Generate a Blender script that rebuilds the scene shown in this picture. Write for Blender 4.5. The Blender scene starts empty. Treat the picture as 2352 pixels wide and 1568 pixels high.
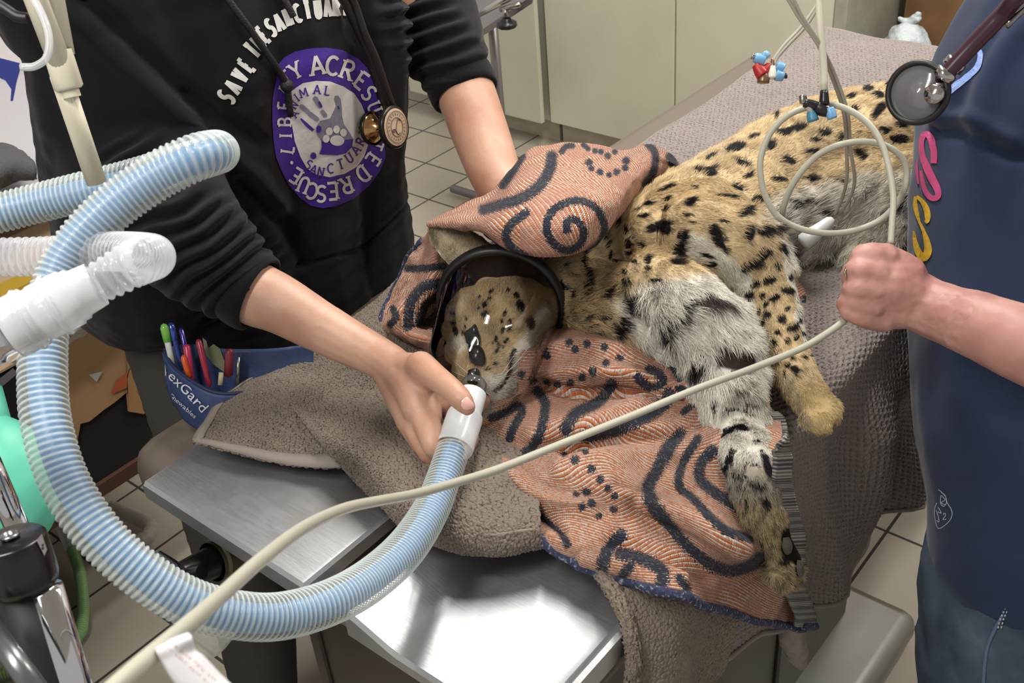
import bpy, math, random
import numpy as np
from mathutils import Vector, Matrix
from mathutils.bvhtree import BVHTree
random.seed(7); rng = np.random.default_rng(7)
sc = bpy.context.scene
col = sc.collection

# ---------------------------------------------------------------- camera
CAM = np.array([0.0, 0.0, 1.7])
RM = np.array([[0.77376357, 0.6290632, -0.07462859],
               [0.30690549, -0.47532125, -0.82454759],
               [-0.5541651, 0.61510097, -0.56084922]])
FP, CX, CY = 2506.9, 1176.0, 784.0
cam = bpy.data.cameras.new('camera'); cam.sensor_width = 36; cam.lens = 36 * FP / 2352
cam.clip_start = .02; cam.clip_end = 30
cam.dof.use_dof = True; cam.dof.focus_distance = 1.3; cam.dof.aperture_fstop = 22
camo = bpy.data.objects.new('camera', cam); col.objects.link(camo)
mw = Matrix.Identity(4)
for i in range(3):
    mw[i][0], mw[i][1], mw[i][2], mw[i][3] = RM[0][i], -RM[1][i], -RM[2][i], CAM[i]
camo.matrix_world = mw; sc.camera = camo

# ---------------------------------------------------------------- exposure, world and ceiling lights
sc.view_settings.view_transform = 'Standard'; sc.view_settings.look = 'None'
sc.view_settings.gamma = 1; sc.view_settings.use_curve_mapping = False
sc.view_settings.exposure = -0.08
sc.cycles.max_bounces = 7; sc.cycles.diffuse_bounces = 3; sc.cycles.glossy_bounces = 4; sc.cycles.transparent_max_bounces = 20; sc.cycles.use_adaptive_sampling = True; sc.cycles.adaptive_threshold = .02
w = bpy.data.worlds.new('room_light'); sc.world = w; w.use_nodes = True
w.node_tree.nodes['Background'].inputs[0].default_value = (1, .98, .94, 1)
w.node_tree.nodes['Background'].inputs[1].default_value = 0.60
LAMPS = [((-1.15, 1.85, 2.64), 0.52, 50), ((0.15, 2.55, 2.64), 0.0, 36), ((-0.6, -0.5, 2.64), 0.0, 34)]   # centre, turn, watts; second and third are added as fill
for c, rz, e in LAMPS:
    l = bpy.data.lights.new('tube_light', 'AREA'); l.shape = 'RECTANGLE'; l.size = .12; l.size_y = 1.2 if rz == 0 else 1.9; l.energy = e; l.color = (1, .97, .91)
    lo = bpy.data.objects.new('tube_light', l); col.objects.link(lo); lo.location = c; lo.rotation_euler = (0, 0, rz)

# ---------------------------------------------------------------- helpers
def ray(x, y):
    return RM.T @ np.array([(x - CX) / FP, (y - CY) / FP, 1.0])
def P(x, y, d): return CAM + ray(x, y) * d
def PZ(x, y, z): r = ray(x, y); return CAM + r * ((z - 1.7) / r[2])
def PX(x, y, X): r = ray(x, y); return CAM + r * (X / r[0])
def PY(x, y, Y): r = ray(x, y); return CAM + r * (Y / r[1])
def depth(p): return float(RM[2] @ (np.asarray(p) - CAM))
def proj(V):
    c = (np.asarray(V) - CAM) @ RM.T
    return np.stack([CX + FP * c[..., 0] / c[..., 2], CY + FP * c[..., 1] / c[..., 2]], -1)
EDGE = -0.402
def lay(x, y, h=0.0):
    """a point of something that lies on the table (h above the top) or hangs past its long edge"""
    p = PZ(x, y, .915 + h)
    if p[0] <= EDGE + h * .5: return p
    return PX(x, y, EDGE + .028 + h)
def S(h):
    h = h.lstrip('#'); c = [int(h[i:i + 2], 16) / 255 for i in (0, 2, 4)]
    return tuple([(v / 12.92 if v <= .04045 else ((v + .055) / 1.055) ** 2.4) for v in c]) + (1,)

class NT:
    def __init__(s, name):
        s.m = bpy.data.materials.new(name); s.m.use_nodes = True; s.t = s.m.node_tree
        s.b = s.t.nodes['Principled BSDF']; s.out = s.t.nodes['Material Output']
    def n(s, typ, **kw):
        nd = s.t.nodes.new('ShaderNode' + typ)
        for k, v in kw.items():
            if k.startswith('i_'):
                k = k[2:]; k = int(k) if k.isdigit() else k.replace('_', ' ')
                if isinstance(v, bpy.types.NodeSocket): s.t.links.new(v, nd.inputs[k])
                else: nd.inputs[k].default_value = v
            else: setattr(nd, k, v)
        return nd
    def set(s, k, v):
        if isinstance(v, bpy.types.NodeSocket): s.t.links.new(v, s.b.inputs[k])
        else: s.b.inputs[k].default_value = v
    def link(s, a, b): s.t.links.new(a, b)
    def mix(s, f, a, b):
        nd = s.n('Mix', data_type='RGBA')
        for k, v in ((0, f), (6, a), (7, b)):
            if isinstance(v, bpy.types.NodeSocket): s.link(v, nd.inputs[k])
            else: nd.inputs[k].default_value = v
        return nd.outputs[2]
    def math(s, op, a, b=0.0, clamp=False):
        nd = s.n('Math', operation=op, use_clamp=clamp)
        for k, v in ((0, a), (1, b)):
            if isinstance(v, bpy.types.NodeSocket): s.link(v, nd.inputs[k])
            else: nd.inputs[k].default_value = v
        return nd.outputs[0]
    def ramp(s, f, stops, interp='LINEAR'):
        nd = s.n('ValToRGB'); nd.color_ramp.interpolation = interp
        e = nd.color_ramp.elements
        while len(e) < len(stops): e.new(.5)
        for el, (p, c) in zip(e, stops): el.position = p; el.color = c
        s.link(f, nd.inputs[0]); return nd.outputs[0]
    def noise(s, scale, detail=3, vec=None, rough=.5):
        nd = s.n('TexNoise'); nd.inputs['Scale'].default_value = scale; nd.inputs['Detail'].default_value = detail; nd.inputs['Roughness'].default_value = rough
        s.link(vec if vec is not None else s.obj(), nd.inputs['Vector']); return nd.outputs[0]
    def obj(s):
        if not hasattr(s, '_tc'): s._tc = s.n('TexCoord')
        return s._tc.outputs['Object']
    def uv(s):
        s.obj(); return s._tc.outputs['UV']
    def bump(s, h, strength=.5, dist=.002, normal=None):
        nd = s.n('Bump'); nd.inputs['Strength'].default_value = strength; nd.inputs['Distance'].default_value = dist
        s.link(h, nd.inputs['Height'])
        if normal is not None: s.link(normal, nd.inputs['Normal'])
        s.set('Normal', nd.outputs[0]); return nd.outputs[0]

def mat(name, c, rough=.5, metal=0, var=0, vscale=20, bump=0, bscale=60, bdist=.002, sheen=0, spec=None, trans=0):
    m = NT(name); c = S(c) if isinstance(c, str) else c
    if var:
        f = m.noise(vscale, 4)
        d = tuple(max(0, v * (1 - var)) for v in c[:3]) + (1,); l = tuple(min(1, v * (1 + var)) for v in c[:3]) + (1,)
        m.set('Base Color', m.ramp(f, [(.3, d), (.7, l)]))
    else: m.set('Base Color', c)
    m.set('Roughness', rough); m.set('Metallic', metal)
    if spec is not None: m.set('Specular IOR Level', spec)
    if sheen: m.set('Sheen Weight', sheen)
    if trans: m.set('Transmission Weight', trans)
    if bump: m.bump(m.noise(bscale, 5), bump, bdist)
    return m.m

def attach(o, parent=None, label=None, cat=None, group=None, kind=None):
    if parent is not None: o.parent = parent
    if label: o['label'] = label
    if cat: o['category'] = cat
    if group: o['group'] = group
    if kind: o['kind'] = kind
    return o
def root(name, label, cat, group=None, loc=None):
    o = bpy.data.objects.new(name, None); o.empty_display_size = .05; col.objects.link(o)
    return attach(o, None, label, cat, group)
def mk(name, V, F, m, parent=None, label=None, cat=None, group=None, kind=None, smooth=True, uv=None, attrs=None, sharp=None):
    """V (n,3) array, F list of tuples or (m,4)/(m,3) array"""
    me = bpy.data.meshes.new(name)
    V = np.asarray(V, dtype=np.float64)
    if isinstance(F, np.ndarray):
        k = F.shape[1]; me.vertices.add(len(V)); me.vertices.foreach_set('co', V.astype(np.float32).ravel())
        me.loops.add(F.size); me.loops.foreach_set('vertex_index', F.astype(np.int32).ravel())
        me.polygons.add(len(F)); me.polygons.foreach_set('loop_start', np.arange(0, F.size, k, dtype=np.int32))
        me.update(calc_edges=True); me.validate()
    else:
        me.from_pydata([tuple(v) for v in V], [], [tuple(f) for f in F]); me.update()
    if uv is not None:
        l = me.uv_layers.new(name='UVMap'); vi = np.empty(len(me.loops), np.int32); me.loops.foreach_get('vertex_index', vi)
        l.data.foreach_set('uv', np.asarray(uv, np.float32)[vi].ravel())
    for k, a in (attrs or {}).items():
        a = np.asarray(a, np.float32)
        if a.ndim == 1: at = me.attributes.new(k, 'FLOAT', 'POINT'); at.data.foreach_set('value', a)
        else:
            if a.shape[1] == 3: a = np.concatenate([a, np.ones((len(a), 1), np.float32)], 1)
            at = me.attributes.new(k, 'FLOAT_COLOR', 'POINT'); at.data.foreach_set('color', a.ravel())
    if smooth:
        me.polygons.foreach_set('use_smooth', np.ones(len(me.polygons), bool))
    if sharp is not None: me.set_sharp_from_angle(angle=math.radians(sharp))
    for mm in (m if isinstance(m, (list, tuple)) else [m]): me.materials.append(mm)
    o = bpy.data.objects.new(name, me); col.objects.link(o)
    return attach(o, parent, label, cat, group, kind)

class G:
    """collects shapes for ONE mesh"""
    def __init__(s): s.V = []; s.F = []
    def add(s, V, F):
        n = sum(len(v) for v in s.V); s.V.append(np.asarray(V, float)); s.F += [tuple(int(i) + n for i in f) for f in F]; return s
    def box(s, lo, hi, M=None, bev=0.0):
        lo = np.array(lo, float); hi = np.array(hi, float)
        if bev <= 0:
            V = np.array([[(lo, hi)[(i >> k) & 1][k] for k in range(3)] for i in range(8)])
            F = [(0, 2, 3, 1), (4, 5, 7, 6), (0, 1, 5, 4), (2, 6, 7, 3), (0, 4, 6, 2), (1, 3, 7, 5)]
        else:
            import bmesh
            bm = bmesh.new(); bmesh.ops.create_cube(bm, size=1)
            c = (lo + hi) / 2; d = hi - lo
            for v in bm.verts: v.co = Vector([c[k] + v.co[k] * d[k] for k in range(3)])
            bmesh.ops.bevel(bm, geom=bm.edges[:], offset=bev, segments=3, profile=.5, affect='EDGES')
            bm.verts.index_update()
            V = np.array([v.co[:] for v in bm.verts]); F = [tuple(v.index for v in f.verts) for f in bm.faces]; bm.free()
        if M is not None: V = xf(V, M)
        return s.add(V, F)
    def tube(s, pts, r, seg=16, cap=True, n=None, squash=None, rib=None):
        V, F = tube(pts, r, seg, cap, n, rib); return s.add(V, F)
    def lathe(s, prof, a, b, seg=48):
        """prof: (t along a->b in metres, radius)"""
        V, F = lathe(prof, a, b, seg); return s.add(V, F)
    def disc(s, c, nrm, r, seg=24):
        x, y = frame(nrm); t = np.arange(seg) * 2 * math.pi / seg
        return s.add(np.asarray(c) + r * (np.outer(np.cos(t), x) + np.outer(np.sin(t), y)), [tuple(range(seg))])
    def sphere(s, c, r, seg=16, sc3=(1, 1, 1), M=None):
        V, F = sphere(seg)
        V = V * np.array(sc3) * r
        if M is not None: V = V @ np.asarray(M).T
        return s.add(V + np.asarray(c), F)
    def build(s, name, m, parent=None, **kw):
        return mk(name, np.concatenate(s.V), s.F, m, parent, **kw)
def xf(V, M):
    M = np.array(M); return V @ M[:3, :3].T + M[:3, 3]
def frame(n):
    n = np.asarray(n, float); n = n / np.linalg.norm(n)
    a = np.array([0, 0, 1.]) if abs(n[2]) < .9 else np.array([1., 0, 0])
    x = np.cross(a, n); x /= np.linalg.norm(x); return x, np.cross(n, x)
_sph = {}
def sphere(seg=16):
    if seg not in _sph:
        rings = seg // 2; V = [(0, 0, 1)]; F = []
        for i in range(1, rings):
            a = math.pi * i / rings
            for j in range(seg): b = 2 * math.pi * j / seg; V.append((math.sin(a) * math.cos(b), math.sin(a) * math.sin(b), math.cos(a)))
        V.append((0, 0, -1)); e = len(V) - 1
        for j in range(seg): F.append((0, 1 + j, 1 + (j + 1) % seg))
        for i in range(rings - 2):
            for j in range(seg):
                a = 1 + i * seg + j; b = 1 + i * seg + (j + 1) % seg; F.append((a, a + seg, b + seg, b))
        k = 1 + (rings - 2) * seg
        for j in range(seg): F.append((k + j, e, k + (j + 1) % seg))
        _sph[seg] = (np.array(V, float), F)
    return _sph[seg]
def cr(pts, n):
    """Catmull-Rom through pts, n samples, roughly even in arc length"""
    pts = np.asarray(pts, float); m = len(pts)
    if m == 2:
        t = np.linspace(0, 1, n)[:, None]; return pts[0] * (1 - t) + pts[1] * t
    E = np.concatenate([[2 * pts[0] - pts[1]], pts, [2 * pts[-1] - pts[-2]]])
    def ev(u):
        i = np.clip(np.floor(u).astype(int), 0, m - 2); t = (u - i)[:, None]
        a, b, c, d = E[i], E[i + 1], E[i + 2], E[i + 3]
        return .5 * (2 * b + (c - a) * t + (2 * a - 5 * b + 4 * c - d) * t ** 2 + (3 * b - a - 3 * c + d) * t ** 3)
    u = np.linspace(0, m - 1, max(200, n * 4)); q = ev(u)
    k = min(3, q.shape[1]); s = np.concatenate([[0], np.cumsum(np.linalg.norm(np.diff(q[:, :k], axis=0), axis=1))])
    return ev(np.interp(np.linspace(0, s[-1], n), s, u))
def arclen(q): return np.concatenate([[0], np.cumsum(np.linalg.norm(np.diff(q, axis=0), axis=1))])
def tube(pts, r, seg=16, cap=True, n=None, rib=None):
    """pts (k,3); r scalar or list per pt; n resample count; rib=(pitch, depth) corrugation"""
    pts = np.asarray(pts, float); rr = np.full(len(pts), r, float) if np.isscalar(r) else np.asarray(r, float)
    if n is None: n = max(2, len(pts))
    if rib:
        L = arclen(cr(pts, 300))[-1]; n = int(L / rib[0] * 7)
    q = cr(np.concatenate([pts, rr[:, None]], 1), n); rr = q[:, 3]; q = q[:, :3]
    if rib:
        s = arclen(q); ph = (s / rib[0]) % 1.0
        prof = np.abs(np.cos(math.pi * ph)) ** (rib[2] if len(rib) > 2 else .8)
        rr = rr - rib[1] * (1 - prof)
    T = np.gradient(q, axis=0); T /= np.linalg.norm(T, axis=1)[:, None] + 1e-12
    N = np.zeros_like(T); N[0] = frame(T[0])[0]
    for i in range(1, n):
        v = N[i - 1] - T[i] * (N[i - 1] @ T[i]); N[i] = v / (np.linalg.norm(v) + 1e-12)
    B = np.cross(T, N); a = np.arange(seg) * 2 * math.pi / seg
    V = (q[:, None] + rr[:, None, None] * (np.cos(a)[None, :, None] * N[:, None] + np.sin(a)[None, :, None] * B[:, None])).reshape(-1, 3)
    F = []
    for i in range(n - 1):
        for j in range(seg):
            k = (j + 1) % seg; F.append((i * seg + j, i * seg + k, (i + 1) * seg + k, (i + 1) * seg + j))
    if cap: F.append(tuple(range(seg - 1, -1, -1))); F.append(tuple((n - 1) * seg + j for j in range(seg)))
    return V, F
def lathe(prof, a, b, seg=48):
    a = np.asarray(a, float); b = np.asarray(b, float); t = (b - a) / np.linalg.norm(b - a); x, y = frame(t)
    an = np.arange(seg) * 2 * math.pi / seg; ring = np.outer(np.cos(an), x) + np.outer(np.sin(an), y)
    V = np.concatenate([a + t * h + ring * r for h, r in prof]); F = []
    for i in range(len(prof) - 1):
        for j in range(seg):
            k = (j + 1) % seg; F.append((i * seg + j, i * seg + k, (i + 1) * seg + k, (i + 1) * seg + j))
    return V, F

def px_r(p, rp): return rp * depth(p) / FP
def chain(spec, step=.3):
    """spec: (point3, radius) control list -> dense spheres (c, r)"""
    A = np.array([list(p) + [r] for p, r in spec]); L = arclen(cr(A[:, :3], 100))[-1]
    n = max(3, int(L / (A[:, 3].mean() * step)) + 1); q = cr(A, n)
    return [(a[:3], max(a[3], .0015)) for a in q]
def to_np(me):
    V = np.empty(len(me.vertices) * 3, np.float32); me.vertices.foreach_get('co', V); return V.reshape(-1, 3).astype(float)
def blob(name, spheres, voxel, it, m, parent=None, subd=0, ell=(), disp=None, extra=None, **kw):
    """one continuous surface grown round many balls"""
    g = G()
    for c, r in spheres: g.sphere(c, r, 16)
    for c, r, s3, M in ell: g.sphere(c, r, 20, s3, M)
    if extra: 
        for V, F in extra: g.add(V, F)
    o = g.build('tmp', m, smooth=True)
    a = o.modifiers.new('r', 'REMESH'); a.mode = 'VOXEL'; a.voxel_size = voxel; a.use_smooth_shade = True
    if it: b = o.modifiers.new('s', 'SMOOTH'); b.factor = .5; b.iterations = it
    if subd: c = o.modifiers.new('u', 'SUBSURF'); c.levels = c.render_levels = subd
    dg = bpy.context.evaluated_depsgraph_get(); me = bpy.data.meshes.new_from_object(o.evaluated_get(dg))
    old = o.data; bpy.data.objects.remove(o); bpy.data.meshes.remove(old)
    me.name = name
    if disp is not None:
        V = to_np(me); Nn = np.empty(len(V) * 3, np.float32); me.vertices.foreach_get('normal', Nn); Nn = Nn.reshape(-1, 3)
        V = V + Nn * disp(V, Nn)[:, None]; me.vertices.foreach_set('co', V.astype(np.float32).ravel()); me.update()
    me.polygons.foreach_set('use_smooth', np.ones(len(me.polygons), bool))
    me.materials.clear(); me.materials.append(m)
    o = bpy.data.objects.new(name, me); col.objects.link(o)
    return attach(o, parent, **kw)
def bvh(*objs):
    V = []; F = []
    for o in objs:
        n = len(V); V += [v.co[:] for v in o.data.vertices]; F += [tuple(i + n for i in p.vertices) for p in o.data.polygons]
    return BVHTree.FromPolygons(V, F)
def onto(tree, x, y, off=.001, dflt=1.3):
    """the point of a surface that carries the print at this place, lifted by off along its normal"""
    r = ray(x, y); r = r / np.linalg.norm(r)
    h = tree.ray_cast(Vector(CAM), Vector(r))
    if h[0] is None: return P(x, y, dflt)
    n = np.array(h[1]); n = n if n @ r < 0 else -n
    return np.array(h[0]) + n * off

# smooth value noise in numpy
def vnoise(p, scale, seed=0):
    p = np.asarray(p, float) * scale; d = p.shape[1]; i = np.floor(p).astype(np.int64); f = p - i; f = f * f * (3 - 2 * f); out = 0
    for c in range(2 ** d):
        w = 1; k = np.full(len(p), seed * 7919 + 13, np.int64)
        for a in range(d):
            b = (c >> a) & 1; w = w * (f[:, a] if b else 1 - f[:, a]); k = (k * 1664525 + (i[:, a] + b) * 2654435761 + 1013904223) & 0xffffffff; k ^= k >> 15
        k = (k * 2246822519) & 0xffffffff; k ^= k >> 13
        out = out + w * (k / 4294967295.0)
    return out * 2 - 1
def fbm(p, scale, o=3, seed=0): return sum(vnoise(p, scale * 2 ** i, seed + i) * .5 ** i for i in range(o))
def cells(uv, size, seed=0):
    """distance to the nearest loop centre, in loop sizes"""
    q = uv / size; i0 = np.floor(q).astype(np.int64); best = np.full(len(q), 9.)
    for dx in (-1, 0, 1):
        for dy in (-1, 0, 1):
            ii = i0 + [dx, dy]; k = (ii[:, 0] * 374761393 + ii[:, 1] * 668265263 + seed * 974711) & 0xffffffff; k ^= k >> 13; k = (k * 1274126177) & 0xffffffff; k ^= k >> 16
            jx = (k & 0xffff) / 65535 * .8 + .1; jy = ((k >> 16) & 0xffff) / 65535 * .8 + .1
            best = np.minimum(best, np.hypot(ii[:, 0] + jx - q[:, 0], ii[:, 1] + jy - q[:, 1]))
    return best
def patch(rows, step):
    """bicubic sheet through a net of 3-D points; returns V grid (nv,nu,3), uv in metres"""
    R0 = np.array(rows, float); nr, nc = R0.shape[:2]
    lu = max(arclen(r)[-1] for r in R0); lv = max(arclen(R0[:, j])[-1] for j in range(nc))
    nu = int(lu / step) + 2; nv = int(lv / step) + 2
    A = np.stack([cr(r, nu) for r in R0]); Bq = np.stack([cr(A[:, j], nv) for j in range(nu)], 1)
    u, v = np.meshgrid(np.linspace(0, lu, nu), np.linspace(0, lv, nv))
    return Bq, np.stack([u, v], -1)
def gridF(nv, nu):
    i = np.arange(nv - 1)[:, None] * nu + np.arange(nu - 1)[None]; i = i.ravel()
    return np.stack([i, i + 1, i + nu + 1, i + nu], 1)
def gnorm(Gd):
    du = np.gradient(Gd, axis=1); dv = np.gradient(Gd, axis=0); n = np.cross(du, dv); return n / (np.linalg.norm(n, axis=2)[..., None] + 1e-12)
def solid(o, t, off=-1):
    s = o.modifiers.new('thickness', 'SOLIDIFY'); s.thickness = t; s.offset = off; return o
def inpoly(x, y, poly):
    poly = np.asarray(poly, float); r = np.zeros(x.shape, bool); j = len(poly) - 1
    for i in range(len(poly)):
        xi, yi = poly[i]; xj, yj = poly[j]
        c = ((yi > y) != (yj > y)) & (x < (xj - xi) * (y - yi) / (yj - yi + 1e-9) + xi); r ^= c; j = i
    return r
def dseg(x, y, pts):
    d = np.full(x.shape, 1e9); pts = np.asarray(pts, float)
    for (ax, ay), (bx, by) in zip(pts[:-1], pts[1:]):
        L = (bx - ax) ** 2 + (by - ay) ** 2 + 1e-9; t = np.clip(((x - ax) * (bx - ax) + (y - ay) * (by - ay)) / L, 0, 1)
        d = np.minimum(d, np.hypot(x - ax - t * (bx - ax), y - ay - t * (by - ay)))
    return d

# ================================================================ the room
m = NT('floor_tile'); so = m.n('SeparateXYZ'); m.link(m.obj(), so.inputs[0])
TS, GW = .2145, .0065
fx = m.math('FRACT', m.math('DIVIDE', m.math('ADD', so.outputs[0], .333 + TS * 40), TS)); fy = m.math('FRACT', m.math('DIVIDE', m.math('ADD', so.outputs[1], -1.743 + TS * 40), TS))
def near0(f): return m.math('LESS_THAN', m.math('ABSOLUTE', m.math('SUBTRACT', m.math('FRACT', m.math('ADD', f, .5)), .5)), GW / TS / 2)
gr = m.math('MAXIMUM', near0(fx), near0(fy))
tid = m.n('TexWhiteNoise'); tv = m.n('CombineXYZ'); m.link(m.math('FLOOR', m.math('DIVIDE', m.math('ADD', so.outputs[0], .333 + TS * 40), TS)), tv.inputs[0]); m.link(m.math('FLOOR', m.math('DIVIDE', m.math('ADD', so.outputs[1], -1.743 + TS * 40), TS)), tv.inputs[1]); m.link(tv.outputs[0], tid.inputs[0])
base = m.mix(m.math('MULTIPLY', tid.outputs[0], .5), S('b0a897'), S('a0988a')); base = m.mix(m.math('MULTIPLY', m.noise(9, 5), .35), base, S('bdb4a3'))
m.set('Base Color', m.mix(gr, base, S('3c3834'))); m.set('Roughness', m.math('ADD', m.math('MULTIPLY', gr, .5), .32))
m.bump(m.math('SUBTRACT', 1, gr), .6, .003); M_floor = m.m
mk('floor', [(-4, -2.2, 0), (3, -2.2, 0), (3, 5, 0), (-4, 5, 0)], [(0, 1, 2, 3)], M_floor, kind='structure')
M_wall = mat('painted_wall', 'cfc9c8', .7, bump=.5, bscale=70, bdist=.004, var=.05)
M_ceil = mat('ceiling_paint', 'dcdad4', .9)
g = G(); g.box((-4.1, -2.2, 2.7), (3.1, 5.1, 2.8)); g.build('ceiling', M_ceil, kind='structure', smooth=False)
g = G(); g.box((-2.6, -2.2, 0), (-2.5, 2.05, 2.7)); g.build('wall_left', M_wall, kind='structure', smooth=False)
g = G(); g.box((-4.1, 3.56, 0), (3.1, 3.66, 2.7)); g.build('wall_back', M_wall, kind='structure', smooth=False)
M_trim = mat('steel_trim', 'b9bcbc', .3, .9)
g = G(); g.tube([PX(-60, 352, -2.49), PX(130, 279, -2.49)], .006, 12); g.build('trim_1', M_trim, kind='structure')
# ceiling fixtures: one over the table, two added fill lights in like housings
M_house = mat('fixture_white', 'e8e8e4', .5)
mm = NT('tube_glow'); mm.set('Base Color', (1, 1, 1, 1)); mm.set('Emission Color', (1, .97, .91, 1)); mm.set('Emission Strength', 9.0)
for k, (c, rz, e) in enumerate(LAMPS):
    r = root('ceiling_light', ['long fluorescent ceiling light above the steel table', 'added fluorescent fill light at the far right end of the room', 'added fluorescent fill light behind the camera'][k], 'ceiling light', 'fluorescent ceiling lights')
    hl = .6 if rz == 0 else .95; T_ = Matrix.Translation((c[0], c[1], 0)) @ Matrix.Rotation(rz, 4, 'Z')
    g = G(); g.box((-.16, -hl - .08, 2.66), (.16, hl + .08, 2.7), M=T_); g.build('housing', M_house, r, smooth=False)
    for sx in (-.1, .1):
        g = G(); g.tube(xf(np.array([(sx, -hl, 2.645), (sx, hl, 2.645)]), T_), .013, 12); g.build('light_tube', mm.m, r)

# ---- cabinets along the back wall
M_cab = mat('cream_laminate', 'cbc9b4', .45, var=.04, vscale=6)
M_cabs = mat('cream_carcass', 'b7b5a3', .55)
M_kick = mat('kick_board', 'b9b29c', .6, var=.12, vscale=12)
CF = 2.94
def cabinet(x0, x1, lab, ajar=0.0):
    r = root('base_cabinet', lab, 'cabinet', 'cream cabinets along the back wall')
    g = G(); g.box((x0 + .001, CF + .02, .1), (x1 - .001, 3.555, .87)); g.build('body', M_cabs, r, smooth=False)
    g = G(); g.box((x0 + .001, CF + .07, 0), (x1 - .001, CF + .09, .1)); g.build('kick_board', M_kick, r, smooth=False)
    g = G(); g.box((x0 + .003, CF - .001 - ajar, .105), (x1 - .003, CF + .018 - ajar, .865), bev=.002); g.build('door', M_cab, r, smooth=False)
    return r
cabinet(-1.83, -1.30, 'cream cabinet nearest the dark opening, right of the other cabinets')
cabinet(-2.362, -1.83, 'cream cabinet in the middle, above the patterned towel in view')
cabinet(-3.05, -2.375, 'cream cabinet beside the black hooded sweatshirt, its door standing forward', .03)
g = G(); g.box((-3.1, CF - .03, .87), (-1.24, 3.555, .905), bev=.004)
g.build('worktop', mat('worktop_grey', '9a988f', .4), label='grey worktop over the cream cabinets', cat='worktop', smooth=False)
g = G(); g.box((-1.3, CF - .005, 0), (-1.262, 3.555, .87), bev=.002)
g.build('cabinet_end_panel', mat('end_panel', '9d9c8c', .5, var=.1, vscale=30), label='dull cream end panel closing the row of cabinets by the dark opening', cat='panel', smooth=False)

# ---- the opening beside the cabinets
M_card_d = mat('brown_cardboard', '7d5c3a', .85, var=.25, vscale=8, bump=.2, bscale=40)
r = root('cardboard_box', 'large brown cardboard box in the dark opening beyond the cabinet end', 'box', 'cardboard boxes')
g = G(); g.box((-1.235, 3.3, 0), (-.45, 3.55, .98)); g.build('body', M_card_d, r, smooth=False)
g = G(); g.box((-1.235, 3.2, .975), (-.45, 3.3, .981)); g.build('flap', M_card_d, r, smooth=False)
r = root('storage_crate', 'dark low crate under the tied white bag', 'crate')
g = G(); g.box((-1.24, 2.98, 0), (-.98, 3.28, .46), bev=.01); g.build('body', mat('crate_dark', '3a332c', .8), r, smooth=False)
M_bag = NT('white_plastic'); M_bag.set('Base Color', S('c4ccd0')); M_bag.set('Roughness', .35); M_bag.set('Subsurface Weight', .2); M_bag.set('Subsurface Radius', (.02, .02, .02)); M_bag.bump(M_bag.noise(45, 5), .8, .01); M_bag = M_bag.m
r = root('plastic_bag', 'white plastic bag tied at the top, by the cabinet end', 'bag')
bc = PY(2082, 92, 3.13)
o = blob('bag_body', [(bc + [0, 0, -.01], .062), (bc + [.01, 0, -.03], .064), (bc + [-.02, .01, -.035], .055)], .006, 3, M_bag, r, disp=lambda V, N: .006 * fbm(V, 30))
kn = PY(2090, 50, 3.13)
o = blob('tied_ears', [(kn + [-.03, 0, .005], .008), (kn, .014), (kn + [0, 0, -.015], .016), (kn + [.02, 0, .025], .010), (kn + [.012, 0, .01], .015), (kn + [-.015, 0, .0], .012), (kn + [.02, 0, .012], .013)], .005, 2, M_bag, r, disp=lambda V, N: .003 * fbm(V, 60))
r = root('supply_box', 'long white supply box behind the navy shirt, top right', 'box')
A, B2 = PZ(2240, 60, .62), None
def slab(name, px, z0, z1, m, parent=None, bev=.003, **kw):
    """prism over a pixel quadrilateral laid out at height z1"""
    T = [PZ(x, y, z1) for x, y in px]; n = len(T); V = T + [np.array([t[0], t[1], z0]) for t in T]
    F = [tuple(range(n))] + [tuple(range(2 * n - 1, n - 1, -1))] + [(i, i + n, (i + 1) % n + n, (i + 1) % n) for i in range(n)]
    return mk(name, V, F, m, parent, smooth=False, **kw)
M_pale = mat('pale_card', 'bfc6c4', .6)
slab('body', [(2150, 122), (2215, 62), (2330, 80), (2290, 160)], .38, .57, M_pale, r)
slab('lid', [(2205, 62), (2225, 40), (2340, 52), (2330, 80)], .565, .60, mat('teal_print', '8fb3ab', .6), r)
r = root('clear_tray', 'clear plastic tray stacked on the white supply box, top right', 'tray')
slab('body', [(2210, 28), (2245, -20), (2360, -20), (2330, 50)], .62, .66, mat('clear_tray', 'a8bab6', .2), r)

# ---- instrument stand seen past the sleeve
r = root('instrument_stand', 'grey steel instrument stand with a black clamp knob, in front of the cabinets', 'instrument stand')
M_stg = mat('grey_steel', '8f8a88', .35, .7, bump=.1); M_blk = mat('black_plastic', '17181a', .35); M_blks = mat('black_satin', '0f1012', .25)
Yk = 2.2
g = G(); T = [PY(1060, 100, Yk), PY(1230, -15, Yk), PY(1222, 8, Yk), PY(1110, 82, Yk), PY(1085, 84, Yk)]
V = T + [t + [-.35, .3, 0] for t in T]; n = 5
g.add(V, [tuple(range(n)), tuple(range(2 * n - 1, n - 1, -1))] + [(i, (i + 1) % n, (i + 1) % n + n, i + n) for i in range(n)]); g.build('tray', M_stg, r, smooth=False)
g = G(); g.tube([PY(1075, 45, Yk - .02), PY(1225, -35, Yk - .02)], .01, 12); g.build('rail', mat('rail_steel', 'c8c8c4', .2, 1), r)
g = G(); g.tube([PY(1160, 18, Yk - .03), PY(1163, 45, Yk - .03)], .008, 12); g.tube([PY(1150, 22, Yk - .03), PY(1195, 10, Yk - .03)], .007, 10); g.build('clamp', mat('clamp_steel', 'aaa79f', .3, 1), r)
g = G(); a = PY(1163, 42, Yk - .03); g.lathe([(0, .0), (0, .012), (.008, .014), (.010, .026), (.022, .028), (.026, .02), (.026, 0)], a, a + np.array([0, 0, -1]), 8); g.build('knob', M_blk, r)
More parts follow.
